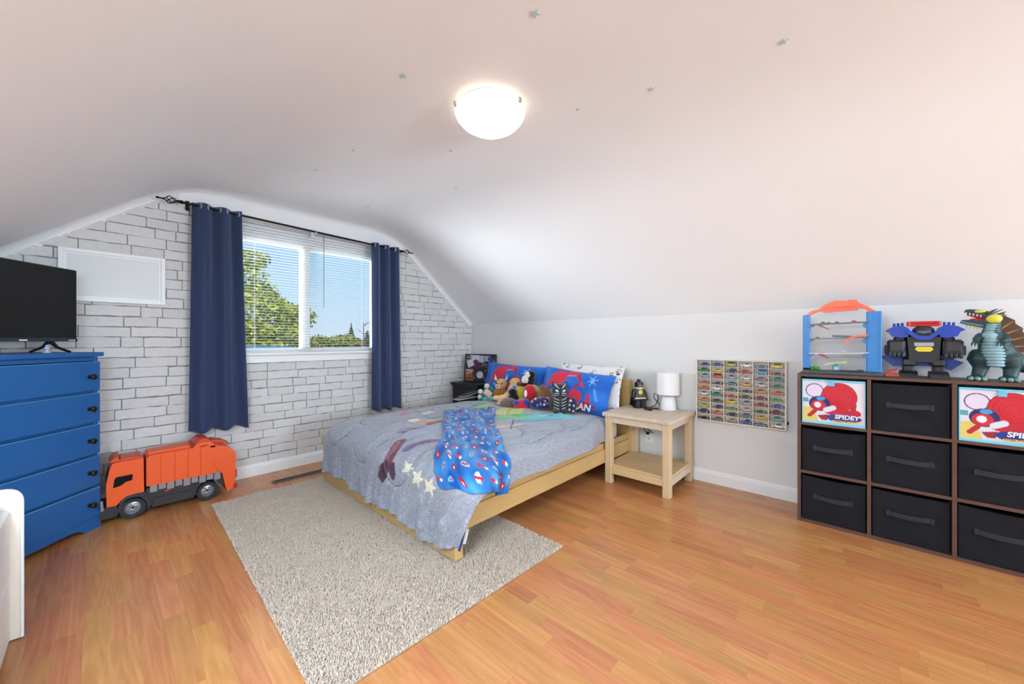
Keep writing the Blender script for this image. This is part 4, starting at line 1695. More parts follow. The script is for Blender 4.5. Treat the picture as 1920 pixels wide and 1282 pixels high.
teal = furry('teal_plush', (58, 132, 136))
t = plush('teal_plush', 'teal soft toy with pale paws at the window end of the heap', (2.655, 2.80, BZ),
          [((0, 0, .055), (.05, .045, .055)), ((.045, .02, .10), (.045, .04, .045)), ((-.05, 0, .04), (.035, .035, .04)), ((.05, -.03, .03), (.035, .03, .03))], teal)
bits(t, 'paw', ivory, [((-.055, -.01, .098), (.026, .024, .024)), ((.01, .02, .150), (.028, .026, .026)), ((-.06, -.03, .045), (.022, .02, .022))])
bits(t, 'foot', furry('turquoise_plush', (96, 176, 176)), [((.0, -.045, .025), (.036, .03, .025)), ((.06, -.05, .028), (.034, .03, .028))])
MB().box((0, 0, 0), (.085, .012, .06), .004, T=Matrix.Translation((.025, -.048, .085)) @ Matrix.Rotation(.7, 4, 'Y')).build('bib', furry('peach_felt', (224, 188, 160), .04), t)

plush('yellow_plush', 'pale yellow soft toy wedged behind the fawn toy', (2.79, 2.53, BZ), [((0, 0, .10), (.07, .05, .10)), ((.01, 0, .20), (.055, .045, .045))], furry('blond_plush', (222, 192, 112)))

grey = furry('grey_plush', (178, 178, 186))
t = plush('elephant_plush', 'light grey elephant soft toy with hanging trunk', (2.735, 2.475, BZ),
          [((0, .02, .06), (.06, .055, .06)), ((.0, 0, .150), (.052, .046, .045)), ((.05, .02, .175), (.045, .03, .035)),
           ([(-.02, -.03, .15), (-.055, -.05, .125), (-.07, -.055, .08), (-.06, -.055, .03)], [.028, .022, .016, .013])], grey)
bits(t, 'eye', eye_m, [((-.005, -.047, .168), .008)])
bits(t, 'ear', grey, [((.075, .0, .165), (.04, .014, .045))])

peach = furry('peach_plush', (232, 190, 140))
t = plush('peach_plush', 'peach coloured soft toy sprawled at the front of the heap', (2.590, 2.505, BZ),
          [((0, 0, .05), (.050, .04, .05)), ((-.055, -.005, .07), (.038, .028, .024)), ((.0, -.02, .02), (.03, .04, .022)), ((.05, .02, .085), (.035, .03, .04)), ((-.03, -.03, .018), (.022, .035, .018))], peach)
black_f = furry('black_plush', (26, 25, 28))
plush('black_plush', 'small all black soft toy in the middle of the heap', (2.655, 2.415, BZ), [((0, 0, .06), (.055, .045, .06)), ((-.01, -.005, .125), (.042, .038, .036)), ((.045, -.02, .03), (.035, .03, .03))], black_f)
t = plush('hedgehog_plush', 'grey brown furry ball soft toy lying in front', (2.545, 2.375, BZ), [((0, 0, .044), (.078, .055, .044)), ((-.055, 0, .035), (.03, .03, .03))], furry('greybrown_plush', (120, 106, 100), .25))
MB().box((.075, -.035, .012), (.022, .004, .018), .002).build('sewn_label', white_trim, t)
lime = furry('lime_plush', (198, 204, 62))
plush('lime_plush', 'lime green egg shaped soft toy beside the red one', (2.735, 2.385, BZ), [((0, 0, .095), (.062, .052, .095)), ((0, 0, .04), (.066, .055, .04))], lime)
plush('mustard_plush', 'mustard yellow soft toy behind the lime green one', (2.775, 2.295, BZ), [((0, 0, .10), (.105, .05, .10))], furry('mustard_plush', (206, 178, 74)))
t = plush('penguin_plush', 'black and white penguin soft toy on top of the heap', (2.765, 2.335, BZ + .185),
          [((.02, 0, .05), (.055, .045, .06)), ((.035, 0, .105), (.045, .04, .04)), ((-.03, -.02, .015), (.05, .04, .022))], black_f)
bits(t, 'belly', ivory, [((-.025, -.032, .055), (.036, .022, .045)), ((.0, -.030, .105), (.026, .016, .028))])
bits(t, 'beak', M('red_felt', (150, 30, 40), rough=.9), [((-.075, -.03, .018), (.030, .016, .020))])
bits(t, 'eye', eye_m, [((.016, -.040, .118), .006)])
redf = furry('red_plush', (206, 34, 50), .06)
t = plush('red_plush', 'red round headed soft toy with a white patch', (2.640, 2.225, BZ), [((.015, .01, .135), (.062, .055, .080)), ((0, .01, .05), (.035, .04, .04))], redf)
bits(t, 'white_patch', M('white_felt', (238, 236, 232), rough=.9), [((-.022, -.038, .135), (.014, .010, .034))])
t2 = plush('red_and_blue_plush', 'red and blue ball shaped soft toy in front of the red one', (2.545, 2.215, BZ), [((0, 0, .047), (.080, .055, .047))], redf)
bits(t2, 'blue_panel', furry('royal_blue_plush', (54, 64, 160)), [((.035, -.012, .062), (.045, .046, .034)), ((-.045, -.010, .062), (.03, .042, .026))])
t = plush('brown_plush', 'brown cone shaped soft toy leaning on the pillow', (2.700, 2.045, BZ), [([(0, 0, .01), (0, 0, .08), (-.03, 0, .16), (-.06, 0, .215)], [.115, .085, .05, .020])], furry('brown_plush', (128, 88, 58)), voxel=.007)
navyf = furry('navy_plush', (36, 42, 92))
t = plush('patterned_ball_plush', 'navy ball soft toy with coloured triangles', (2.615, 2.045, BZ), [((0, 0, .062), (.105, .070, .062))], navyf)
rt_ = random.Random(2)
pats = [M('felt_red', (196, 44, 70), rough=.9), M('felt_white', (224, 226, 230), rough=.9), M('felt_sky', (110, 150, 214), rough=.9), M('felt_peach', (226, 170, 140), rough=.9)]
for i in range(16):
    a, b = rt_.uniform(-1.2, 1.2), rt_.uniform(-.25, 1.1)
    nrm = Vector((math.sin(a) * math.cos(b), -math.cos(a) * math.cos(b), math.sin(b)))
    p = Vector((nrm.x * .105, nrm.y * .070, .062 + nrm.z * .062))
    q = nrm.to_track_quat('Z', 'Y').to_matrix().to_4x4()
    T = Matrix.Translation(p) @ q @ Matrix.Rotation(rt_.uniform(0, 6), 4, 'Z')
    MB().prism([(-.012, -.009), (.012, -.009), (0, .014)], -.004, .0035, 'z', T=T).build('patch', pats[i % 4], t)
t = plush('cat_plush', 'black cat soft toy with white stripes sitting upright', (2.635, 1.868, BZ),
          [((0, 0, .085), (.068, .055, .088)), ((0, -.005, .195), (.070, .058, .058)), ((-.035, -.04, .02), (.03, .04, .022)), ((.035, -.04, .02), (.03, .04, .022)), ((.075, 0, .09), (.025, .03, .05)), ((-.07, 0, .09), (.025, .03, .05)),
           ([(-.05, 0, .235), (-.058, 0, .272)], [.022, .006]), ([(.05, 0, .235), (.058, 0, .272)], [.022, .006])], M('black_satin_plush', (24, 26, 28), rough=.6, sheen=.4, bump=.3, bscale=90))
strp = M('white_stripe_print', (216, 220, 222), rough=.8)
for sx in (-1, 1):
    mb = MB()
    mb.ell((sx * .028, -.056, .195), (.017, .008, .009), 10, 6, R=Matrix.Rotation(sx * -.5, 3, 'Y'))
    mb.build('eye', strp, t, smooth=True)
    for (x0, z0, x1, z1) in ((.012, .215, .045, .238), (.020, .225, .052, .252), (.01, .175, .05, .170), (.012, .160, .045, .150)):
        def yy(x, z):
            return -.005 - .0585 * math.sqrt(max(.02, 1 - (x / .072) ** 2 - ((z - .195) / .060) ** 2))
        MB().tube([(sx * x0, yy(x0, z0), z0), (sx * (x0 + x1) / 2, yy((x0 + x1) / 2, (z0 + z1) / 2), (z0 + z1) / 2 + .003), (sx * x1, yy(x1, z1), z1)], .0026, 5).build('stripe', strp, t)
for i, z in enumerate((.045, .070, .095, .120)):
    def yb(x, z):
        return -.056 * math.sqrt(max(.02, 1 - (x / .070) ** 2 - ((z - .085) / .09) ** 2))
    for sx in (-1, 1):
        MB().tube([(sx * .055, yb(.055, z), z + .012), (sx * .03, yb(.03, z) - .001, z + .004), (sx * .01, yb(.01, z), z - .004)], .0024, 5).build('stripe', strp, t)
t = plush('dotted_plush', 'small navy soft toy with yellow dots beside the cat toy', (2.675, 1.765, BZ), [((0, 0, .07), (.045, .04, .072))], navyf)
ydot = M('yellow_dot_print', (212, 196, 120), rough=.8)
bits(t, 'dot', ydot, [((-.03, -.026, .04), (.010, .008, .010)), ((.0, -.036, .03), (.010, .008, .010)), ((-.028, -.028, .08), (.010, .008, .010)), ((.004, -.037, .075), (.010, .008, .010)), ((-.02, -.028, .115), (.012, .008, .012)), ((.03, -.028, .05), (.009, .007, .009))], n=8, m=6)

# ------------------------------------------------------------------ black nightstand in the corner with a framed collage
blackw = M('black_painted_wood', (30, 31, 36), rough=.4, spec=.4)
ns = thing('nightstand', 'black nightstand in the corner beyond the bed', 'nightstand', (2.835, 3.13, 0))
mb = MB()
mb.span((.02, .02, .06), (.34, .46, .565), .004)
mb.build('body', blackw, ns)
mb = MB()
mb.prism([(0, 0), (.345, 0), (.345, .48), (0, .48)], .585, .606, 'z')
mb.prism([(.012, .012), (.345, .012), (.345, .47), (.012, .47)], .560, .586, 'z')
mb.build('top', blackw, ns)
for z0, z1 in ((.33, .545), (.09, .315)):
    d = MB().span((.006, .04, z0), (.021, .44, z1), .004).build('drawer', blackw, ns)
    MB().lathe([(.008, 0), (.006, .012), (.014, .02), (.012, .028), (.003, .03)], 12).build('knob', steel, d, smooth=40, loc=(.006, .24, (z0 + z1) / 2), rot=(0, -PI / 2, 0))
for xx in (.03, .30):
    for yy in (.03, .43):
        MB().tube([(xx + .01, yy + .01, 0), (xx + .01, yy + .01, .065)], [.015, .02], 8).build('leg', blackw, ns)
pf = thing('collage_frame', 'thin black framed photo collage standing on the corner nightstand', 'picture frame', (2.995, 3.545, .607), math.atan2(-.40, .13))
FW, FH = .425, .335
TL = Matrix.Rotation(math.radians(-7), 4, 'X')
mb = MB()
for p, q in (((0, -.01, 0), (.012, .012, FH)), ((FW - .012, -.01, 0), (FW, .012, FH)), ((.012, -.01, 0), (FW - .012, .012, .012)), ((.012, -.01, FH - .012), (FW - .012, .012, FH))):
    mb.span(p, q, .002, T=TL)
mb.build('frame', black_plastic, pf)
n, m = 110, 90
U, W = np.meshgrid(np.linspace(.010, FW - .010, n), np.linspace(.010, FH - .010, m), indexing='ij')
P = Paint(U, W, (38, 32, 48))
r = random.Random(8)
for i in range(240):
    x, y = r.uniform(.01, FW - .01), r.uniform(.02, FH - .01)
    P.line([(x, y), (x + r.uniform(-.03, .03), y + r.uniform(-.03, .03))], r.uniform(.002, .010), r.choice([(70, 40, 70), (40, 44, 92), (96, 56, 60), (30, 28, 34), (60, 74, 70), (130, 124, 140), (34, 60, 62)]))
P.rect(.09, .255, .19, FH, (196, 188, 198))
P.rect(.19, .235, .26, FH - .02, (172, 176, 180))
P.rect(.27, .25, .34, FH - .02, (156, 156, 172))
P.ell(.34, .28, .03, .028, (60, 60, 150))
P.ell(.15, .22, .035, .05, (104, 40, 84))
for i in range(20):
    x, y = r.uniform(.012, .09), r.uniform(.25, .325)
    P.ell(x, y, .007, .007, r.choice([(220, 220, 226), (40, 40, 60)]))
P.poly([(.02, .245), (.10, .275), (.13, .20), (.05, .165)], (206, 204, 206))
P.rect(.012, .012, .115, .150, (158, 88, 58))
P.rect(.012, .03, .115, .05, (96, 56, 50))
P.line([(.03, .10), (.10, .12)], .012, (206, 150, 110))
P.line([(.02, .14), (.11, .14)], .008, (196, 186, 190))
P.ell(.215, .085, .045, .042, (206, 206, 206))
me = npmesh('collage', np.stack([U, U * 0, W], -1).reshape(-1, 3) @ np.array(TL.to_3x3()).T, grid_faces(n, m))
vcol(me, P.c)
obj('collage', me, M('collage_print', (120, 120, 120), rough=.3, attr=True), pf)
MB().span((.008, .003, .008), (FW - .008, .010, FH - .008), T=TL).build('backing_board', black_plastic, pf)
for i, (dx, dy, ry, lb) in enumerate(((2.62, 3.17, .16, 'thin white booklet tilted against the black nightstand'), (2.55, 3.165, .05, 'thin white booklet lying flat at the far edge of the bed'))):
    mb = MB()
    mb.box((0, 0, .006), (.24, .10, .004), .001)
    o = mb.build('booklet', M('booklet_cover' + 'ab'[i], ((60, 60, 66), (150, 146, 150))[i], rough=.5), None, loc=(dx + .05, dy - .10, .492 + .035 * (1 - i)), rot=(0, -ry, -.06 * i))
    MB().box((0, 0, .002), (.236, .096, .004)).build('pages', white_trim, o)
    tag(o, lb, 'booklet')

# ------------------------------------------------------------------ bedside table
wash = wood_mat('whitewashed_pine', (222, 204, 184), (206, 186, 164), stretch=(1, 8, 1), scale=7, rough=.55, contrast=.7)
pine_v = wood_mat('pine_upright', (222, 198, 160), (206, 180, 140), stretch=(8, 8, 1), scale=5, rough=.5, contrast=.7)
pine_h = wood_mat('pine_boards', (226, 196, 150), (210, 178, 130), stretch=(8, 1, 8), scale=5, rough=.5, contrast=.7)
ZTB = .545
bt = thing('bedside_table', 'pale pine bedside table with a low slatted shelf beside the bed', 'side table', (2.64, .945, 0))
TD, TWD = .535, .522
for i in range(4):
    a = .058 + i * (TWD - .116) / 4
    MB().span((.0, a + .0006, ZTB - .026), (TD, a + (TWD - .116) / 4 - .0006, ZTB), .0015).build('top_board', wash, bt)
for a in (0, TWD - .058):
    e = MB().span((-.004, a, ZTB - .028), (TD + .004, a + .0574, ZTB + .0005), .002).build('breadboard_end', wash, bt)
    for bb in (.029,):
        MB().ell((-.004, a + bb, ZTB - .013), (.004, .007, .007), 10, 6).build('bolt_head', steel, e, smooth=True)
for lx in (.015, TD - .065):
    for ly in (.012, TWD - .066):
        MB().span((lx, ly, 0), (lx + .052, ly + .052, ZTB - .028), .003).build('leg', pine_v, bt)
for lx in (.026, TD - .045):
    MB().span((lx, .062, ZTB - .078), (lx + .02, TWD - .064, ZTB - .028), .001).build('apron', wash, bt)
for ly in (.025, TWD - .045):
    MB().span((.066, ly, ZTB - .078), (TD - .064, ly + .02, ZTB - .028), .001).build('apron', wash, bt)
for i in range(4):
    a = .030 + i * .119
    MB().span((a, .022, .128), (a + .118, TWD - .022, .146), .0015).build('shelf_board', pine_h, bt)
for lx in (.018, TD - .040):
    MB().span((lx, .062, .078), (lx + .022, TWD - .064, .128), .0015).build('shelf_rail', pine_h, bt)
for ly in (.016, TWD - .038):
    MB().span((.066, ly, .078), (TD - .064, ly + .022, .128), .0015).build('shelf_rail', wash, bt)

# table lamp
lp = thing('table_lamp', 'white table lamp with drum shade and squat ceramic base', 'lamp', (3.085, 1.125, ZTB))
ceram = M('white_ceramic', (238, 238, 238), rough=.3)
MB().lathe([(.050, 0), (.060, .002), (.0605, .006), (.058, .05), (.050, .090), (.046, .104), (.040, .110), (.010, .112)], 36).build('base', ceram, lp, smooth=50)
MB().lathe([(.008, .110), (.008, .150)], 12).build('stem', black_plastic, lp, smooth=40)
sh = MB().lathe([(.084, .125), (.086, .125), (.084, .300), (.082, .300), (.084, .128)], 44, caps=False)
sh.build('shade', M('white_lamp_shade', (240, 239, 236), rough=.8, spec=.2), lp, smooth=50)
MB().tube([(-.0835, 0, .288), (0, 0, .286), (.0835, 0, .288)], .0015, 6).tube([(0, -.0835, .288), (0, 0, .286), (0, .0835, .288)], .0015, 6).build('shade_ring', steel, lp)
MB().lathe([(.004, .150), (.014, .158), (.026, .19), (.03, .215), (.022, .242), (.004, .25)], 18).build('bulb', M('bulb_glass', (244, 242, 236), rough=.2), lp, smooth=60)
cd = MB()
cd.tube([(-.010, .052, .02), (-.012, .075, .05), (-.015, .11, .085), (-.02, .105, .125), (-.02, .075, .118), (-.02, .07, .08), (-.03, .09, .03), (-.05, .13, .008), (-.04, .20, .006), (.02, .26, .006), (.085, .28, .006), (.092, .285, -.02), (.095, .27, -.16), (.098, .16, -.235)], .0038, 8)
cd.build('cord', black_plastic, lp, smooth=60)
# small charger with its cable
ch = thing('charger', 'black charger with coiled cable lying between figure and lamp', 'charger', (2.955, 1.235, ZTB))
MB().box((0, 0, .010), (.075, .028, .018), .006, T=Matrix.Rotation(1.2, 4, 'Z')).build('body', black_plastic, ch)
MB().tube([(.02, -.03, .012), (.05, -.06, .008), (.085, -.05, .006), (.10, -.01, .006), (.07, .02, .005)], .004, 6).build('cable', black_plastic, ch, smooth=60)
# toy figure: generic blocky figure in black with a yellow badge
fg = thing('toy_figure', 'black blocky toy figure with grey torso and yellow badge beside the lamp', 'toy figure', (3.03, 1.345, ZTB), RZC + .25)
fblk = M('figure_black', (24, 24, 28), rough=.3)
fgry = M('figure_grey', (62, 63, 66), rough=.4)
fyel = M('figure_yellow', (206, 188, 60), rough=.4)
fskin = M('figure_face', (226, 198, 160), rough=.5)
mb = MB()
for sx in (-1, 1):
    mb.box((sx * .026, -.008, .032), (.046, .062, .064), .006)
mb.box((0, 0, .066), (.098, .052, .018), .004)
mb.build('legs', fblk, fg)
mb = MB()
mb.prism([(-.050, .074), (.050, .074), (.036, .148), (-.036, .148)], -.026, .026, 'y')
mb.build('torso', fgry, fg)
MB().span((-.051, -.028, .074), (.051, .0, .086), .001).build('belt', M('figure_belt', (216, 190, 140), rough=.4), fg)
MB().lathe([(.001, 0), (.02, 0), (.02, .002), (.001, .003)], 18).build('badge', fyel, fg, loc=(0, -.0265, .130), rot=(PI / 2, 0, 0))
for sx in (-1, 1):
    mb = MB()
    mb.tube([(sx * .040, 0, .142), (sx * .056, -.002, .115), (sx * .060, -.016, .082)], [.016, .015, .012], 10)
    mb.ell((sx * .060, -.022, .072), (.013, .015, .013), 10, 7)
    mb.build('arm', fblk, fg, smooth=50)
mb = MB()
mb.lathe([(.018, .148), (.030, .154), (.033, .166), (.033, .192), (.030, .204), (.018, .210), (.004, .211)], 24)
mb.build('head', fskin, fg, smooth=50)
mb = MB()
mb.lathe([(.0345, .172), (.0350, .196), (.032, .210), (.020, .218), (.004, .219)], 24)
mb.prism([(-.006, .216), (.006, .216), (.003, .234), (-.003, .234)], -.020, .024, 'y')
mb.build('helmet', fblk, fg, smooth=40)
for sx in (-1, 1):
    MB().ell((sx * .012, -.0335, .184), (.0055, .002, .003), 8, 6).build('eye', white_trim, fg)
mb = MB()
mb.prism([(-.042, .150), (.042, .150), (.066, .02), (.03, .008), (-.03, .008), (-.066, .02)], .028, .033, 'y')
mb.build('cape', fblk, fg)

# wall outlet with plug
ol = thing('wall_outlet', 'white duplex wall outlet under the bedside table with a black plug', 'outlet', (XR, 1.325, .282), -PI / 2)
MB().box((0, -.003, 0), (.072, .006, .116), .002).build('cover_plate', white_plastic, ol)
for zz in (-.024, .024):
    s_ = MB().box((0, -.0065, zz), (.034, .003, .030), .001).build('socket', white_plastic, ol)
    mb = MB()
    mb.box((-.007, -.0083, zz + .003), (.003, .001, .010)).box((.007, -.0083, zz + .003), (.003, .001, .010)).box((0, -.0083, zz - .009), (.005, .001, .005))
    mb.build('slot', black_plastic, s_)
MB().box((-.006, -.022, .024), (.026, .03, .022), .004).tube([(-.006, -.034, .026), (-.02, -.05, .05), (-.035, -.045, .075)], .004, 6).build('plug', black_plastic, ol)

# ------------------------------------------------------------------ wall display case with sixty toy cars
case_m = M('pale_wood_case', (226, 216, 202), rough=.5, var=.04, vscale=20)
case_b = M('pale_wood_case_back', (214, 200, 184), rough=.6, var=.05, vscale=14)
CW, CH, CD = .580, .476, .046
cz0 = .483
cc = thing('display_case', 'pale wooden wall case with sixty small compartments holding toy cars', 'display case', (XR, .936, cz0), -PI / 2)
MB().span((0, -CD, 0), (.010, 0, CH), .001).build('side_panel', case_m, cc)
MB().span((CW - .010, -CD, 0), (CW, 0, CH), .001).build('side_panel', case_m, cc)
MB().span((.010, -CD, 0), (CW - .010, 0, .009), .001).build('bottom_panel', case_m, cc)
MB().span((.010, -CD, CH - .009), (CW - .010, 0, CH), .001).build('top_panel', case_m, cc)
MB().span((.009, -.006, .008), (CW - .009, -.001, CH - .008)).build('back_panel', case_b, cc)
cw, chh = (CW - .020) / 6, (CH - .018) / 10
dv = MB().span((-.0022, -CD + .001, .009), (.0022, -.005, CH - .009)).mesh('divider')
for i in range(1, 6):
    obj('divider', dv, case_m, cc, loc=(.010 + cw * i, 0, 0))
sv = MB().span((.010, -CD + .0015, -.0018), (CW - .010, -.005, .0018)).mesh('shelf')
for j in range(1, 10):
    obj('shelf', sv, case_m, cc, loc=(0, 0, .009 + chh * j))
for xx in (-.004, CW + .004):
    MB().box((xx, -.012, .05), (.008, .014, .022), .002).build('hinge', dark_metal, cc)

CAR = {
    'sports': ([(-.036, .005), (-.0365, .011), (-.022, .0145), (-.008, .0215), (.012, .0215), (.026, .015), (.036, .0125), (.0365, .005)], [(-.017, .0150), (-.0065, .0205), (.0105, .0205), (.0215, .0150)]),
    'sedan': ([(-.036, .005), (-.0365, .014), (-.020, .0165), (-.010, .0255), (.014, .0255), (.023, .0170), (.036, .0150), (.0365, .005)], [(-.0165, .0170), (-.0085, .0243), (.0125, .0243), (.0195, .0170)]),
    'tall': ([(-.033, .005), (-.034, .016), (-.021, .0190), (-.014, .0310), (.026, .0310), (.033, .0185), (.034, .005)], [(-.0185, .0195), (-.0125, .0296), (.0245, .0296), (.029, .0195)]),
    'pickup': ([(-.036, .005), (-.0365, .0150), (-.020, .0170), (-.011, .0275), (.004, .0275), (.008, .0165), (.036, .0165), (.0365, .005)], [(-.0165, .0175), (-.0095, .0262), (.003, .0262), (.006, .0175)]),
    'racer': ([(-.037, .004), (-.037, .0085), (-.014, .0115), (-.004, .0170), (.010, .0170), (.020, .0125), (.036, .0150), (.037, .004)], [(-.0105, .0118), (-.003, .0160), (.009, .0160), (.0155, .0125)]),
}
car_me = {}
for k, (bp, gp) in CAR.items():
    b = MB()
    b.prism(bp, -.0145, .0145, 'y')
    bm_me = b.mesh('car_body')
    g = MB().prism(gp, -.0149, .0149, 'y').mesh('car_windows')
    car_me[k] = (bm_me, g)
whl = MB().lathe([(.001, -.003), (.006, -.003), (.0064, -.002), (.0064, .002), (.006, .003), (.001, .003)], 12).mesh('car_wheel')
rim_c = MB().lathe([(.001, .0032), (.0036, .0032), (.004, .0025)], 10).mesh('car_rim')
car_tyre = M('car_tyre', (26, 26, 28), rough=.6)
car_rim = M('car_rim', (214, 214, 214), rough=.3, metal=.4)
car_glass = M('car_glass', (42, 46, 54), rough=.15)
CC = {'blue': (34, 76, 156), 'bright blue': (36, 96, 170), 'lime': (176, 184, 60), 'white': (232, 232, 232), 'teal': (34, 120, 140), 'yellow': (222, 196, 60), 'green': (38, 120, 62),
      'navy': (44, 54, 96), 'red': (188, 46, 46), 'sky blue': (60, 150, 206), 'dark brown': (72, 50, 50), 'pale blue': (130, 172, 200), 'rust orange': (190, 90, 44), 'silver blue': (150, 164, 206),
      'lilac grey': (120, 118, 140), 'turquoise': (36, 136, 136), 'salmon red': (210, 96, 74), 'dark purple': (70, 66, 100), 'golden yellow': (222, 172, 50), 'silver': (200, 202, 208),
      'orange': (222, 110, 50), 'emerald': (24, 128, 74), 'charcoal': (58, 60, 60), 'amber': (226, 140, 60), 'maroon': (124, 40, 60), 'bright green': (96, 170, 54), 'slate': (64, 78, 92),
      'lavender': (166, 166, 186), 'crimson': (170, 44, 62), 'royal blue': (28, 86, 176), 'lime yellow': (190, 204, 70), 'olive green': (110, 140, 60), 'pale pink': (206, 180, 184), 'dark green': (48, 84, 54),
      'steel blue': (84, 120, 152), 'aqua': (100, 176, 182), 'black': (28, 30, 36), 'mauve grey': (116, 106, 120), 'sage': (160, 168, 152), 'grey blue': (96, 128, 146), 'forest green': (30, 92, 40), 'cherry red': (190, 34, 50), 'burgundy': (110, 30, 50)}
ROWS = [
    [('blue', 'sports'), ('bright blue', 'sports'), ('lime', 'tall'), ('white', 'pickup'), ('teal', 'racer'), ('yellow', 'tall')],
    [('green', 'sedan'), ('yellow', 'sports'), ('navy', 'sedan'), ('red', 'sports'), ('sky blue', 'tall'), ('dark brown', 'racer')],
    [('pale blue', 'sedan'), ('rust orange', 'tall'), ('silver blue', 'sedan'), ('white', 'sports'), ('lilac grey', 'sports'), ('turquoise', 'sedan')],
    [('salmon red', 'racer'), ('dark purple', 'racer'), ('teal', 'sports'), ('golden yellow', 'sports'), ('silver', 'sedan'), ('emerald', 'sports')],
    [('orange', 'sports'), ('white', 'pickup'), ('green', 'sports'), ('charcoal', 'racer'), ('amber', 'sedan'), ('orange', 'sports')],
    [('white', 'sedan'), ('turquoise', 'sedan'), ('cherry red', 'racer'), ('forest green', 'sports'), ('maroon', 'sports'), ('bright green', 'racer')],
    [('amber', 'sports'), ('slate', 'sports'), ('yellow', 'sedan'), ('lavender', 'sedan'), ('crimson', 'sports'), ('royal blue', 'sports')],
    [('lime yellow', 'sports'), ('navy', 'sports'), ('olive green', 'racer'), ('pale pink', 'sports'), ('dark green', 'racer'), ('burgundy', 'sedan')],
    [('navy', 'sedan'), ('orange', 'sports'), ('charcoal', 'sports'), ('steel blue', 'sedan'), ('golden yellow', 'sports'), ('aqua', 'sedan')],
    [('black', 'racer'), ('mauve grey', 'sports'), ('sage', 'sports'), ('bright blue', 'pickup'), ('grey blue', 'racer'), ('white', 'sedan')]]
RN = ['top', 'second', 'third', 'fourth', 'fifth', 'sixth', 'seventh', 'eighth', 'ninth', 'bottom']
CN = ['first', 'second', 'third', 'fourth', 'fifth', 'sixth']
car_mats = {}
rc = random.Random(6)
for j, rw in enumerate(ROWS):
    for i, (cn, kd) in enumerate(rw):
        if cn not in car_mats:
            car_mats[cn] = M('car_paint_' + cn.replace(' ', '_'), CC[cn], rough=.25, spec=.5, coat=.4)
        lx = .010 + cw * (i + .5) + rc.uniform(-.006, .008)
        lz = .009 + chh * (9 - j) + .0020
        wy = XR - CD / 2 + .003
        car = thing('toy_car', '%s toy car, %s row, %s compartment from the left, wall case' % (cn, RN[j], CN[i]), 'toy car',
                    (wy, .936 - lx, cz0 + lz), -PI / 2 + rc.choice([0, PI]), 'toy cars in the wall case')
        car.scale = (1.06, 1.0, 1.22)
        bo = obj('body', car_me[kd][0], None, car)
        if not len(car_me[kd][0].materials):
            car_me[kd][0].materials.append(car_mats[cn])
        bo.material_slots[0].link = 'OBJECT'
        bo.material_slots[0].material = car_mats[cn]
        obj('windows', car_me[kd][1], car_glass, car)
        for wx in (-.0225, .0235):
            for yy, rx in ((-.0135, PI / 2), (.0135, -PI / 2)):
                obj('wheel', whl, car_tyre, car, loc=(wx, yy, .0064), rot=(rx, 0, 0), smooth=40)
            for yy, rx in ((-.0135, PI / 2), (.0135, -PI / 2)):
                obj('rim', rim_c, car_rim, car, loc=(wx, yy, .0064), rot=(rx, 0, 0))

# ------------------------------------------------------------------ cube storage unit
umber = wood_mat('dark_walnut_laminate', (104, 74, 62), (84, 58, 50), stretch=(1, 9, 9), scale=5, rough=.5, contrast=.6)
cu = thing('cube_storage_unit', 'dark brown nine cube storage unit standing against the right wall', 'storage unit', (2.893, .273, 0), -PI / 2)
UW, UD, UH, PT = .944, .275, .900, .0165
px_ = [0, .3115, .6235, UW - PT]
pz_ = [0, .295, .588, UH - PT]
for i in (0, 3):
    MB().span((px_[i], 0, 0), (px_[i] + PT, UD, UH), .001).build('side_panel', umber, cu)
for i in (1, 2):
    MB().span((px_[i], .002, PT), (px_[i] + PT, UD, UH - PT), .001).build('divider', umber, cu)
MB().span((PT, 0, 0), (UW - PT, UD, PT), .001).build('bottom_panel', umber, cu)
MB().span((PT, 0, UH - PT), (UW - PT, UD, UH), .001).build('top_panel', umber, cu)
for j in (1, 2):
    for i in range(3):
        MB().span((px_[i] + PT, .003, pz_[j]), (px_[i + 1], UD, pz_[j] + PT), .001).build('shelf', umber, cu)
MB().span((PT, UD - .004, PT), (UW - PT, UD, UH - PT)).build('back_panel', umber, cu)

fab = M('black_nonwoven_fabric', (30, 31, 36), rough=.8, spec=.2, bump=.25, bscale=500, var=.06, vscale=8)
fab_h = M('black_webbing', (44, 46, 52), rough=.55, spec=.3, bump=.3, bscale=400)
sky_b = M('sky_blue_binding', (128, 206, 230), rough=.6)


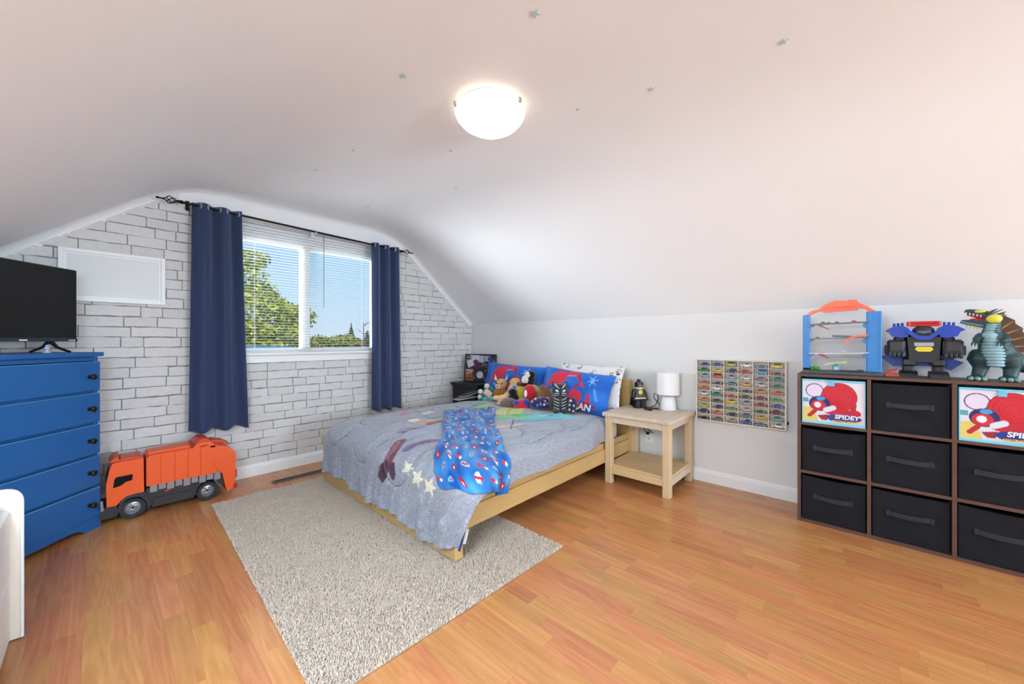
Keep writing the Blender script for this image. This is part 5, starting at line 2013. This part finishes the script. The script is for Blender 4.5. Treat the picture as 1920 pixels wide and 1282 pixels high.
def bin_print(P, w, h):
    """generic bright print: white ground, big red and navy discs, yellow and teal patches, scattered dots"""
    P.c[:] = (226, 222, 232)
    P.poly([(0, .09), (.05, .10), (.08, .0), (0, 0)], (226, 206, 110))
    P.rect(0, .125, .03, .15, (92, 170, 172))
    P.rect(0, .0, w, .016, (156, 214, 226))
    P.ell(.058, .195, .042, .042, (108, 60, 130))
    P.ell(.058, .195, .037, .037, (228, 216, 236))
    P.ell(.165, .165, .078, .082, (60, 30, 46))
    P.ell(.165, .165, .076, .080, (206, 32, 48))
    for k in range(3):
        P.ell(.165, .165, .060 - .018 * k, .063 - .018 * k, (178, 24, 44), ring=.94)
    P.ell(.080, .120, .048, .044, (44, 40, 104))
    P.ell(.075, .110, .034, .030, (200, 40, 56))
    P.ell(.072, .112, .016, .017, (236, 232, 236))
    P.ell(.086, .150, .020, .012, (66, 160, 214))
    P.line([(.12, .085), (.17, .07), (.235, .075)], .022, (196, 34, 50))
    P.line([(.225, .10), (.228, .125)], .012, (190, 30, 46))
    P.line([(.06, .075), (.035, .045)], .010, (190, 34, 50))
    P.poly([(.07, .05), (.12, .06), (.115, .025), (.09, .025)], (164, 44, 48))
    P.line([(.11, .085), (.14, .10)], .014, (214, 220, 232))
    P.ell(.185, .045, .075, .022, (52, 62, 150))
    P.ell(.165, .036, .045, .016, (52, 62, 150))


NMR = ['top', 'middle', 'bottom']
NMC = ['left', 'centre', 'right']
for j in range(3):
    for i in range(3):
        x0, x1 = px_[i] + PT + .006, px_[i + 1] - .006
        zr = 2 - j
        z0, z1 = pz_[zr] + PT + (.001 if zr else .001), pz_[zr + 1] - (.018 if (i + j) % 2 else .014)
        w, h = x1 - x0, z1 - z0
        printed = j == 0 and i in (0, 2)
        yb = .014 if not printed else .010
        lbl = ('white printed fabric bin with blue trim, %s end of the top row' % ('wall case' if i == 0 else 'dinosaur')) if printed else \
            'black fabric bin with strap handle, %s row, %s column of cube unit' % (NMR[j], NMC[i])
        b = thing('fabric_bin', lbl, 'storage bin', (2.893 + yb, .273 - x0, z0), -PI / 2, 'fabric bins in the cube unit')
        # shell with slightly slumped cloth front
        nx, nz = (150, 130) if printed else (40, 34)
        U, W = np.meshgrid(np.linspace(0, 1, nx), np.linspace(0, 1, nz), indexing='ij')
        bulge = (np.sin(PI * U) * np.sin(PI * W)) ** .7
        Yf = -.004 * bulge + .003 * snoise(U * 1.6, W * 1.6, 100 + i + 3 * j) * bulge + .002 * np.sin(9 * (U + W) + j) * bulge
        if not printed:
            slump = (.010 if (i == 0 and j > 0) or (i == 2 and j == 2) else .003)
            Zf = W * h - slump * np.sin(PI * U) * W
            Yf = Yf + slump * .5 * W * np.sin(PI * U * 2)
        else:
            Zf = W * h
        V = np.stack([U * w, Yf, Zf], -1).reshape(-1, 3)
        me = npmesh('front', V, grid_faces(nx, nz))
        if printed:
            P = Paint(U * .275, W * .262, (255, 255, 255))
            bin_print(P, .275, .262)
            vcol(me, P.c)
            fr_ = obj('front', me, M('printed_bin_cloth', (220, 220, 220), rough=.6, attr=True), b, smooth=True)
        else:
            fr_ = obj('front', me, fab, b, smooth=True)
        sh = MB()
        mt_ = 0
        sh.span((0, .006, 0), (.003, UD - .03, h - .003)).span((w - .003, .006, 0), (w, UD - .03, h - .003))
        sh.span((0, .006, 0), (w, UD - .03, .003)).span((0, UD - .033, 0), (w, UD - .03, h - .003)).span((.001, .004, 0), (w - .001, .007, h - .012))
        sh.build('shell', sky_b if printed else fab, b)
        if printed:
            mb = MB()
            mb.span((0, -.006, h - .010), (w, .004, h), .002).span((0, -.005, 0), (.004, .003, h - .010)).span((w - .004, -.005, 0), (w, .003, h - .010)).span((.004, -.005, 0), (w - .004, .003, .008))
            mb.build('binding', sky_b, b)
            MB().span((w * .435, -.010, h - .036), (w * .435 + .028, -.003, h - .006), .001).build('pull_tab', M('tab_blue', (112, 190, 226), rough=.6), b)
            yw = M('yellow_print', (226, 202, 70), rough=.6)
            obj('lettering', TXT_SPIDEY.copy(), M('white_lettering', (244, 242, 246), rough=.6), b, loc=(w * .72, -.0115, .052), rot=(PI / 2, 0, 0))
            obj('lettering', TXT_FRIENDS.copy(), yw, b, loc=(w * .70, -.0115, .026), rot=(PI / 2, 0, 0))
        else:
            hz = h * .56
            hw = .15
            y_o = .0
            path = []
            for k in range(13):
                tt = k / 12
                path.append(tt)
            mb = MB()
            vs, fs = [], []
            for k, tt in enumerate(path):
                xx = w / 2 - hw / 2 + hw * tt
                yy = -.0065 - .009 * math.sin(PI * tt) ** .6
                zz = hz - .004 * math.sin(PI * tt) + (.003 if (i + j) % 2 else -.002) * tt
                for dz in (-.0125, .0125):
                    vs.append((xx, yy, zz + dz))
                for dz in (-.0125, .0125):
                    vs.append((xx, yy + .002, zz + dz))
            for k in range(12):
                a = k * 4
                fs += [(a, a + 1, a + 5, a + 4), (a + 2, a + 6, a + 7, a + 3), (a, a + 4, a + 6, a + 2), (a + 1, a + 3, a + 7, a + 5)]
            mb.add(vs, fs)
            hd = mb.build('handle', fab_h, b, smooth=40)
            for xx in (w / 2 - hw / 2 - .006, w / 2 + hw / 2 + .006):
                MB().span((xx - .008, -.0085, hz - .015), (xx + .008, -.003, hz + .015), .001).build('handle_anchor', fab_h, hd)

# ------------------------------------------------------------------ toy garage tower on the cube unit
g_blue = M('garage_blue', (38, 128, 202), rough=.35)
g_org = M('garage_orange', (246, 104, 50), rough=.35)
g_gry = M('garage_grey', (112, 116, 120), rough=.45)
g_dgr = M('garage_dark_grey', (66, 72, 78), rough=.45)
g_lgr = M('garage_light_grey', (196, 200, 204), rough=.45)
g_red = M('garage_red', (176, 42, 66), rough=.4)
g_grn = M('garage_green', (52, 150, 44), rough=.6)
g_yel = M('garage_yellow', (222, 210, 64), rough=.4)
g_teal = M('garage_teal', (56, 140, 150), rough=.4)
gz = UH
ga = thing('toy_garage', 'blue toy parking garage tower with an orange bridge on top', 'toy garage', (2.97, .253, gz), -PI / 2)
GW = .357
MB().span((0, -.035, 0), (GW, .085, .020), .003).build('base', g_dgr, ga)
MB().span((0, 0, .0), (.037, .06, .034), .002).build('post_foot', g_dgr, ga)
for x0, x1, zt2 in ((.0, .036, .360), (.290, .354, .368)):
    p = MB()
    p.span((x0, .0, .020), (x1, .055, zt2), .003)
    po = p.build('pillar', g_blue, ga)
    MB().span((x0 + .006, -.002, .05), (x0 + .010, .0, zt2 - .02)).span((x1 - .010, -.002, .05), (x1 - .006, .0, zt2 - .02)).build('pillar_rib', g_blue, po)
# orange bridge
mb = MB()
out = [(.016, .362), (.040, .385), (.085, .398), (.092, .408), (.100, .412), (.104, .420), (.125, .432), (.150, .440), (.205, .438), (.215, .442), (.248, .440), (.256, .424), (.272, .412), (.295, .400), (.330, .368),
       (.305, .366), (.285, .385), (.262, .392), (.250, .380), (.175, .376), (.100, .372), (.086, .382), (.050, .372), (.036, .360)]
mb.prism(out, .012, .044, 'y', inset=0)
br = mb.build('bridge', g_org, ga)
mb = MB()
for k in range(6):
    a = .100 + k * .026
    mb.prism([(a, .394), (a + .016, .402), (a + .020, .402), (a + .004, .394)], .006, .012, 'y')
mb.span((.090, .005, .386), (.258, .012, .392)).span((.090, .005, .404), (.258, .012, .408))
mb.build('bridge_truss', g_org, br)
MB().prism([(.030, .368), (.084, .392), (.090, .400), (.262, .400), (.300, .392), (.325, .370), (.318, .366), (.295, .386), (.262, .392), (.09, .392), (.04, .366)], .044, .075, 'y').build('bridge_track', g_org, br)
for zz, mm_, nm in ((.306, g_gry, 'deck'), (.217, g_gry, 'deck'), (.128, g_lgr, 'deck')):
    d = MB().prism([(.034, zz - .010), (.034, zz - .002), (.10, zz), (.30, zz + .006), (.30, zz)], -.02, .080, 'y').build(nm, mm_, ga)
    MB().prism([(.034, zz - .022), (.034, zz - .004), (.058, zz - .004), (.054, zz - .016), (.044, zz - .022)], .0, .05, 'y').build('bracket', g_blue, d)
    MB().prism([(.292, zz - .032), (.292, zz + .008), (.278, zz - .004), (.274, zz - .016), (.280, zz - .028)], .0, .05, 'y').build('bracket', g_blue, d)
for zz in (.300, .124):
    MB().prism([(.076, zz - .002), (.100, zz - .010), (.124, zz - .028), (.122, zz - .032), (.100, zz - .020), (.076, zz - .010)], -.012, .03, 'y').build('ramp', g_red, ga)
MB().prism([(.296, .226), (.255, .222), (.225, .212), (.206, .194), (.198, .180), (.193, .184), (.200, .202), (.222, .222), (.255, .233), (.296, .236)], -.03, .012, 'y').build('ramp', g_org, ga)
MB().prism([(.14, .222), (.14, .236), (.20, .232), (.28, .226), (.28, .220)], .02, .06, 'y').build('barrier', g_gry, ga)
for (a, zz, c_) in ((.085, .312, g_grn), (.112, .308, g_dgr), (.150, .310, black_plastic), (.225, .315, g_red), (.09, .222, g_lgr), (.06, .219, g_grn), (.18, .138, g_lgr)):
    MB().prism([(a, zz - .004), (a + .004, zz + .004), (a + .014, zz + .006), (a + .026, zz - .002), (a + .026, zz - .006)], .01, .022, 'y').build('deck_detail', c_, ga)
bs = MB()
for q in ((.050, .0, .030), (.062, -.005, .036), (.072, .002, .030)):
    bs.ell(q, (.012, .012, .013), 8, 6)
bs.build('bush', g_grn, ga)
he = MB().box((.157, -.012, .040), (.030, .022, .034), .004).prism([(.149, .056), (.165, .056), (.162, .064), (.152, .064)], -.02, -.004, 'y').build('helicopter', g_teal, ga)
MB().box((.157, -.024, .036), (.020, .003, .018), .001).build('cockpit', M('pale_aqua', (150, 200, 196), rough=.3), he)
MB().prism([(.105, .058), (.130, .068), (.157, .070), (.185, .076), (.208, .078), (.205, .070), (.180, .068), (.157, .066), (.132, .061), (.108, .053)], -.014, -.011, 'y').build('rotor', g_yel, he)
mb = MB()
mb.box((.22, -.015, .024), (.10, .03, .008), .003).box((.265, -.02, .028), (.03, .02, .012), .003).tube([(.19, -.03, .024), (.24, -.034, .026), (.28, -.03, .024)], .004, 6)
mb.build('exit_track', g_dgr, ga)
sm = thing('toy_jet', 'small red and orange toy jet lying behind the garage tower', 'toy', (3.02, -.125, gz), -PI / 2)
MB().prism([(-.01, .0), (.055, .0), (.045, .012), (.02, .018), (-.01, .012)], -.012, .012, 'y').build('fuselage', g_org, sm)
MB().prism([(-.006, .030), (.040, .042), (.034, .030), (.0, .024)], -.03, .03, 'y').build('wing', M('toy_scarlet', (214, 52, 44), rough=.4), sm)
MB().box((.0, 0, .022), (.012, .008, .02), .002).build('strut', g_org, sm)

# ------------------------------------------------------------------ toy robot
r_blk = M('robot_black', (30, 30, 34), rough=.4, bump=.2, bscale=60)
r_blk2 = M('robot_dark_grey', (44, 46, 52), rough=.45)
r_blu = M('robot_blue', (22, 66, 176), rough=.35)
r_red = M('robot_red', (206, 46, 52), rough=.35)
r_yel = M('robot_yellow', (222, 204, 40), rough=.4)
r_sil = M('robot_silver', (168, 168, 176), rough=.3, metal=.4)
ro = thing('toy_robot', 'bulky black toy robot with blue shoulders and yellow chest badge', 'toy robot', (3.03, -.262, gz), -PI / 2)
mb = MB()
mb.prism([(-.062, .215), (-.055, .10), (-.035, .085), (.035, .085), (.055, .10), (.062, .215), (.05, .245), (-.05, .245)], -.045, .035, 'y', inset=.010)
mb.build('torso', r_blk, ro)
mb = MB()
mb.prism([(-.070, .262), (-.062, .240), (-.02, .205), (.02, .205), (.062, .240), (.070, .262), (.055, .262), (.018, .226), (-.018, .226), (-.055, .262)], -.056, .0, 'y')
mb.build('collar', r_blu, ro)
mb = MB()
mb.ell((0, -.02, .255), (.042, .036, .028), 16, 10)
mb.build('head', r_blk2, ro, smooth=True)
MB().prism([(-.03, .246), (0, .238), (.03, .246), (.02, .252), (-.02, .252)], -.060, -.040, 'y').build('visor', M('robot_visor', (90, 104, 130), rough=.25), ro)
mb = MB()
mb.tube([(-.055, -.03, .300), (.055, -.03, .300)], .006, 8).tube([(-.055, -.03, .284), (.055, -.03, .284)], .006, 8)
mb.tube([(-.055, -.03, .280), (-.055, -.03, .304)], .009, 8).tube([(.055, -.03, .280), (.055, -.03, .304)], .009, 8).span((-.05, -.026, .278), (.05, -.02, .30))
mb.build('launch_bar', r_red, ro, smooth=40)
for sx in (-1, 1):
    F_ = lambda pts: [(sx * x, z) for x, z in pts][::sx]
    mb = MB()
    mb.prism(F_([(.045, .222), (.055, .268), (.080, .285), (.120, .276), (.145, .258), (.128, .246), (.118, .224), (.085, .216)]), -.045, .045, 'y', inset=.008)
    mb.tube([(sx * .078, 0, .278), (sx * .078, 0, .300)], .0055, 8).tube([(sx * .094, 0, .276), (sx * .094, 0, .299)], .0055, 8).tube([(sx * .110, 0, .272), (sx * .110, 0, .297)], .0055, 8)
    mb.build('shoulder_pad', r_blu, ro)
    mb = MB()
    mb.box((sx * .088, 0, .205), (.050, .05, .04), .010).box((sx * .103, -.012, .160), (.072, .080, .092), .010)
    ar = mb.build('arm', r_blk, ro)
    mb = MB()
    for k in range(3):
        mb.box((sx * .140, -.03 + .026 * k, .150), (.016, .012, .05), .003)
    mb.build('forearm_blade', r_blk2, ar)
    mb = MB()
    for k in range(4):
        mb.box((sx * (.078 + .017 * k), -.045, .124), (.014, .034, .030), .005)
    mb.build('fist', r_blk2, ar)
    MB().box((sx * .103, -.053, .170), (.05, .004, .05), .002).build('arm_plate', r_blk2, ar)
    mb = MB()
    mb.box((sx * .052, 0, .085), (.052, .056, .050), .010).box((sx * .056, -.004, .048), (.046, .050, .04), .008)
    lg = mb.build('leg', r_blk, ro)
    MB().box((sx * .054, -.030, .084), (.044, .014, .034), .004).build('knee_plate', r_blk2, lg)
    mb = MB()
    mb.prism([(-.066, 0), (.048, 0), (.048, .026), (.02, .036), (-.02, .034), (-.056, .020), (-.066, .008)], sx * .056 - .034, sx * .056 + .034, 'x')
    mb.build('foot', r_blk2 if sx > 0 else r_blk, lg)
MB().span((-.036, -.050, .170), (.036, -.040, .192), .002).build('chest_plate', r_sil, ro)
MB().prism([(-.026, .168), (.026, .168), (.034, .154), (.022, .142), (-.022, .142), (-.034, .154)], -.056, -.042, 'y').build('chest_badge', r_yel, ro)
mb = MB()
mb.prism([(-.09, .24), (.09, .24), (.118, .10), (.15, .085), (.105, .04), (.03, .06), (-.03, .06), (-.112, .055), (-.160, .105), (-.118, .14)], .040, .048, 'y')
mb.build('cape', r_blu, ro)

# ------------------------------------------------------------------ toy dinosaur
d_grn = M('dino_dark_teal', (38, 66, 68), rough=.45, var=.15, vscale=18, bump=.4, bscale=80)
d_bel = M('dino_belly', (142, 178, 184), rough=.5, var=.05, vscale=25)
d_yel = M('dino_yellow', (216, 206, 66), rough=.5)
d_brn = M('dino_sail_brown', (84, 58, 44), rough=.55, var=.15, vscale=20)
d_tan = M('dino_sail_ridge', (186, 120, 58), rough=.5)
d_mnt = M('dino_claw', (130, 168, 160), rough=.4)
d_red = M('dino_mouth', (166, 40, 60), rough=.4)
d_blu = M('dino_blue_grey', (100, 132, 150), rough=.45)
dn = thing('toy_dinosaur', 'standing dark green toy dinosaur with open jaws and brown back sail', 'toy dinosaur', (3.03, -.492, gz), -PI / 2)
mb = MB()
mb.tube([(.24, .03, .030), (.18, .045, .045), (.12, .045, .075), (.060, .035, .110), (.020, .010, .150), (.006, .0, .205), (.006, 0, .245), (.010, 0, .275), (.010, 0, .300)], [.010, .020, .036, .054, .062, .048, .034, .028, .026], 14)
mb.ell((.006, 0, .308), (.032, .028, .028), 14, 9)
mb.tube([(.0, 0, .322), (-.035, -.004, .340), (-.066, -.008, .350), (-.084, -.010, .352)], [.026, .019, .014, .009], 10)          # upper snout
mb.tube([(.0, 0, .290), (-.035, -.004, .292), (-.070, -.008, .300), (-.096, -.010, .304)], [.019, .014, .010, .006], 10)          # lower jaw
for fx, fy, tx, hx in ((-.052, -.055, -.036, -.02), (.050, -.045, .060, .03)):
    mb.tube([(hx, .01, .125), (tx, -.012, .100), (tx + .006, -.005, .062), (fx + .010, -.015, .020)], [.050, .044, .028, .023], 12)
    mb.ell((fx, fy + .010, .013), (.032, .044, .014), 12, 8)
for sx in (-1, 1):
    mb.tube([(sx * .034 + .004, -.010, .222), (sx * .050 + .000, -.035, .206), (sx * .040 - .014, -.062, .196)], [.022, .014, .009], 10)
dbody = mb.build('body', d_grn, dn, smooth=True)
remesh(dbody, .0042, 2)
mb = MB()
for k in range(10):
    t_ = k / 9
    zz = .080 + .135 * t_
    mb.ell((.012 - .016 * t_, -.020 - .012 * math.sin(PI * (t_ * .8 + .1)), zz), (.040 - .012 * (2 * t_ - .8) ** 2, .040 - .008 * t_, .0125), 18, 7)
mb.build('belly', d_bel, dn, smooth=True)
mb = MB()
mb.ell((-.004, -.022, .226), (.030, .024, .020), 14, 8)
for k in range(4):
    t_ = k / 3
    mb.ell((.000 + .004 * t_, -.014 + .003 * t_, .246 + .034 * t_), (.024 - .003 * t_, .022, .0090), 14, 7)
mb.build('throat', d_bel, dn, smooth=True)
for sy in (-1, 1):
    MB().ell((.010, sy * .020, .310), (.027, .013, .023), 12, 8).build('cheek', d_yel, dn, smooth=True)
    MB().ell((-.036, sy * .012 - .004, .348), (.022, .009, .008), 10, 6).build('brow', d_yel, dn, smooth=True)
    MB().ell((-.014, sy * .022 - .001, .338), (.006, .004, .005), 8, 6).build('eye', eye_m, dn, smooth=True)
MB().tube([(-.074, -.008, .340), (-.035, -.004, .327), (-.004, 0, .312)], [.009, .015, .018], 8).build('palate', d_red, dn, smooth=True)
MB().tube([(-.066, -.008, .308), (-.03, -.004, .305), (.0, 0, .303)], [.006, .009, .012], 8).build('tongue', d_red, dn, smooth=True)
for sy in (-1, 1):
    for k in range(6):
        t_ = k / 5
        xx = -.080 + .060 * t_
        yy = sy * (.007 + .009 * t_) - .010 + .007 * t_
        MB().tube([(xx, yy, .346 - .018 * t_), (xx, yy, .334 - .018 * t_)], [.0035, .0006], 5).build('tooth', white_plastic, dn)
MB().tube([(-.02, -.004, .276), (-.050, -.006, .284), (-.098, -.010, .298)], [.012, .010, .008], 8).build('jaw_plate', d_blu, dn, smooth=True)
for k, (x, z, l) in enumerate(((-.072, .284, .016), (-.060, .280, .020), (-.048, .277, .018), (-.036, .275, .014))):
    MB().tube([(x, -.006, z + .006), (x - .008, -.006, z - l)], [.004, .001], 6).build('chin_spike', d_yel, dn)
for k, (x0, z0, x1, z1) in enumerate(((-.010, .336, .022, .360), (.002, .334, .038, .356), (.014, .326, .048, .344), (.020, .316, .050, .328))):
    for sy in (-1, 1):
        MB().tube([(x0, sy * .012, z0), (x1, sy * .018, z1)], [.007, .0012], 6).build('crest_spike', (d_brn, d_blu)[k % 2], dn)
# back sail: web between ridges
ridge = [((.030, .292), (.046, .338)), ((.040, .262), (.080, .302)), ((.046, .232), (.104, .262)), ((.056, .200), (.122, .222)), ((.066, .170), (.126, .178)), ((.080, .145), (.116, .142))]
for k in range(5):
    (a0, a1), (b0, b1) = ridge[k], ridge[k + 1]
    mid = ((a1[0] + b1[0]) / 2 - .010, (a1[1] + b1[1]) / 2 + .002)
    MB().prism([a0, a1, mid, b1, b0], .017, .023, 'y').build('sail_web', d_brn, dn)
for a0, a1 in ridge:
    MB().tube([(a0[0] - .006, .02, a0[1] - .003), (a1[0], .02, a1[1])], [.0065, .003], 6).build('sail_ridge', d_tan, dn, smooth=50)
MB().ell((.052, -.012, .196), (.010, .012, .016), 10, 7).build('shoulder_spot', M('dino_spot_blue', (70, 140, 190), rough=.4), dn, smooth=True)
for fx, fy in ((-.052, -.055), (.050, -.045)):
    for k in range(3):
        MB().ell((fx + (k - 1) * .021, fy - .030 + (.004 if k != 1 else 0), .011), (.0105, .017, .011), 10, 7).build('toe_claw', d_mnt, dn, smooth=True)
for sx in (-1, 1):
    for k in range(3):
        MB().tube([(sx * .040 - .014 + (k - 1) * .008, -.060, .196), (sx * .040 - .018 + (k - 1) * .011, -.072, .184), (sx * .040 - .020 + (k - 1) * .011, -.072, .172)], [.005, .004, .001], 6).build('finger', d_grn, dn)

# ------------------------------------------------------------------ outside the window
grass = M('distant_lawn', (96, 120, 66), rough=1, spec=.05, var=.2, vscale=1.5)
o = MB().span((-120, 6, -3.2), (160, 200, -3.0)).build('lawn', grass)
o['kind'] = 'structure'
sd = thing('garden_shed', 'low shed with a flat blue roof below the tall tree', 'shed', (2.1, 10, -3.0))
MB().span((.05, 0, 0), (1.0, 1.6, 3.88)).build('walls', M('shed_boards', (150, 146, 140), rough=.8), sd)
MB().prism([(-.05, 3.86), (1.12, 3.86), (1.02, 3.96), (.02, 3.98)], -.1, 1.7, 'y').build('roof', M('blue_shed_roof', (70, 116, 150), rough=.5), sd)


def leaf_cloud(n, centre, radii, size, seed, shell=.55, taper=0.0):
    r = np.random.default_rng(seed)
    d = r.normal(size=(n, 3))
    d /= np.linalg.norm(d, axis=1, keepdims=True)
    rad = (shell + (1 - shell) * r.random(n)) ** .6
    lump = 1 + .22 * snoise(d[:, 0] * 1.4 + seed, d[:, 2] * 1.4 + d[:, 1], seed)
    p = d * (rad * lump)[:, None]
    if taper:
        k = 1 - taper * (p[:, 2] * .5 + .5)
        p[:, 0] *= k
        p[:, 1] *= k
    p = p * np.array(radii) + np.array(centre)
    a = r.normal(size=(n, 3))
    a /= np.linalg.norm(a, axis=1, keepdims=True)
    b = np.cross(a, r.normal(size=(n, 3)))
    b /= np.linalg.norm(b, axis=1, keepdims=True)
    s = size * r.uniform(.6, 1.3, n)[:, None]
    V = np.stack([p - a * s, p - b * s * .45, p + a * s, p + b * s * .45], 1).reshape(-1, 3)
    return V, np.arange(n * 4).reshape(-1, 4)


def tree(name, label, base, clouds, trunk, mat, group='trees beyond the window'):
    root = thing(name, label, 'tree', base, group=group)
    Vs, Fs, off = [], [], 0
    for c in clouds:
        V, F = leaf_cloud(*c)
        Vs.append(V)
        Fs.append(F + off)
        off += len(V)
    o = obj('foliage', npmesh('foliage', np.concatenate(Vs), np.concatenate(Fs)), mat, root)
    o['kind'] = 'stuff'
    mb = MB()
    for path, rr in trunk:
        mb.tube(path, rr, 8)
    mb.build('trunk', bark, root, smooth=60)
    return root


bark = M('bark', (96, 82, 70), rough=.9, var=.2, vscale=8)
lf1 = M('leaf_yellow_green', (150, 160, 62), rough=.7, island=.45, spec=.2)
lf2 = M('leaf_olive', (134, 136, 70), rough=.7, island=.35, spec=.2)
lf3 = M('needle_green', (96, 112, 74), rough=.8, island=.3, spec=.2)
tree('broadleaf_tree', 'tall yellow green tree seen through the left pane', (2.2, 14, -3.0),
     [(8200, (.8, 0, 4.6), (1.75, 1.4, 1.3), .085, 1, .5), (1500, (.3, 0, 6.1), (1.1, .9, .75), .075, 2, .4), (500, (.9, 0, 6.6), (.55, .5, .35), .07, 3, .4), (2200, (.9, -.3, 4.1), (1.7, 1.2, .6), .09, 12, .4)],
     [([(0, 0, 0), (.1, 0, 2.5), (.3, 0, 4.2), (.5, 0, 6.0)], [.22, .17, .12, .04]), ([(.25, 0, 3.9), (1.0, 0, 4.6), (1.8, .1, 4.9)], [.10, .06, .02]), ([(.2, 0, 4.1), (-.4, 0, 5.0), (-.6, 0, 5.6)], [.10, .05, .02])], lf1)
tree('shrub_row', 'low olive bush behind the left pane near the mullion', (10.4, 30, -3.0), [(2600, (0, 0, 3.9), (3.6, 1.5, .55), .16, 4, .3), (1800, (-3.5, 0, 3.6), (3.0, 1.5, .9), .16, 14, .3)], [([(0, 0, 0), (0, 0, 3.6)], [.2, .1])], lf2)
tree('round_tree', 'rounded olive tree low in the right pane', (15.55, 36, -3.0), [(2600, (0, 0, 3.7), (1.9, 1.5, .95), .17, 5, .3)], [([(0, 0, 0), (0, 0, 3.6)], [.25, .12])], lf2)
tree('far_hedge', 'long row of olive trees along the right pane bottom', (22.6, 46, -3.0), [(3200, (0, 0, 3.6), (4.2, 1.5, .62), .18, 6, .3)], [([(0, 0, 0), (0, 0, 3.4)], [.25, .12])], lf2)
tree('conifer', 'pointed conifer, taller one in the right pane', (18.1, 40, -3.0), [(1600, (0, 0, 4.5), (.62, .62, 1.35), .10, 7, .2, .95)], [([(0, 0, 0), (0, 0, 5.8)], [.2, .03])], lf3)
tree('conifer', 'pointed conifer, smaller one beside the right curtain', (19.9, 40, -3.0), [(1200, (0, 0, 4.2), (.60, .60, 1.05), .10, 8, .2, .95)], [([(0, 0, 0), (0, 0, 5.1)], [.2, .03])], lf3)
bt_ = thing('bare_tree', 'thin bare branched tree at the right edge of the window', 'tree', (10.25, 21, -3.0), group='trees beyond the window')
mb = MB()
mb.tube([(0, 0, 0), (.02, 0, 3.0), (-.05, 0, 5.2)], [.08, .06, .015], 7)
r = random.Random(12)
for k in range(22):
    z0 = r.uniform(3.2, 5.0)
    a = r.uniform(-2.6, .6)
    l = r.uniform(.4, 1.0)
    mb.tube([(0, 0, z0), (l * .5 * math.cos(a), .1, z0 + .18), (l * math.cos(a), .15, z0 + r.uniform(.15, .45))], [.02, .013, .004], 5)
mb.build('branches', bark, bt_)
hs = thing('house', 'grey roofed house partly hidden by the tall tree', 'house', (5.0, 24, -3.0))
MB().span((-2.2, 0, 0), (2.4, 4, 3.9)).build('walls', M('house_siding', (168, 166, 168), rough=.8), hs)
MB().prism([(-2.7, 3.85), (2.9, 3.85), (1.9, 5.05), (-1.6, 5.05)], -.4, 4.4, 'y').build('roof', M('grey_shingles', (118, 120, 130), rough=.9, var=.2, vscale=3), hs)
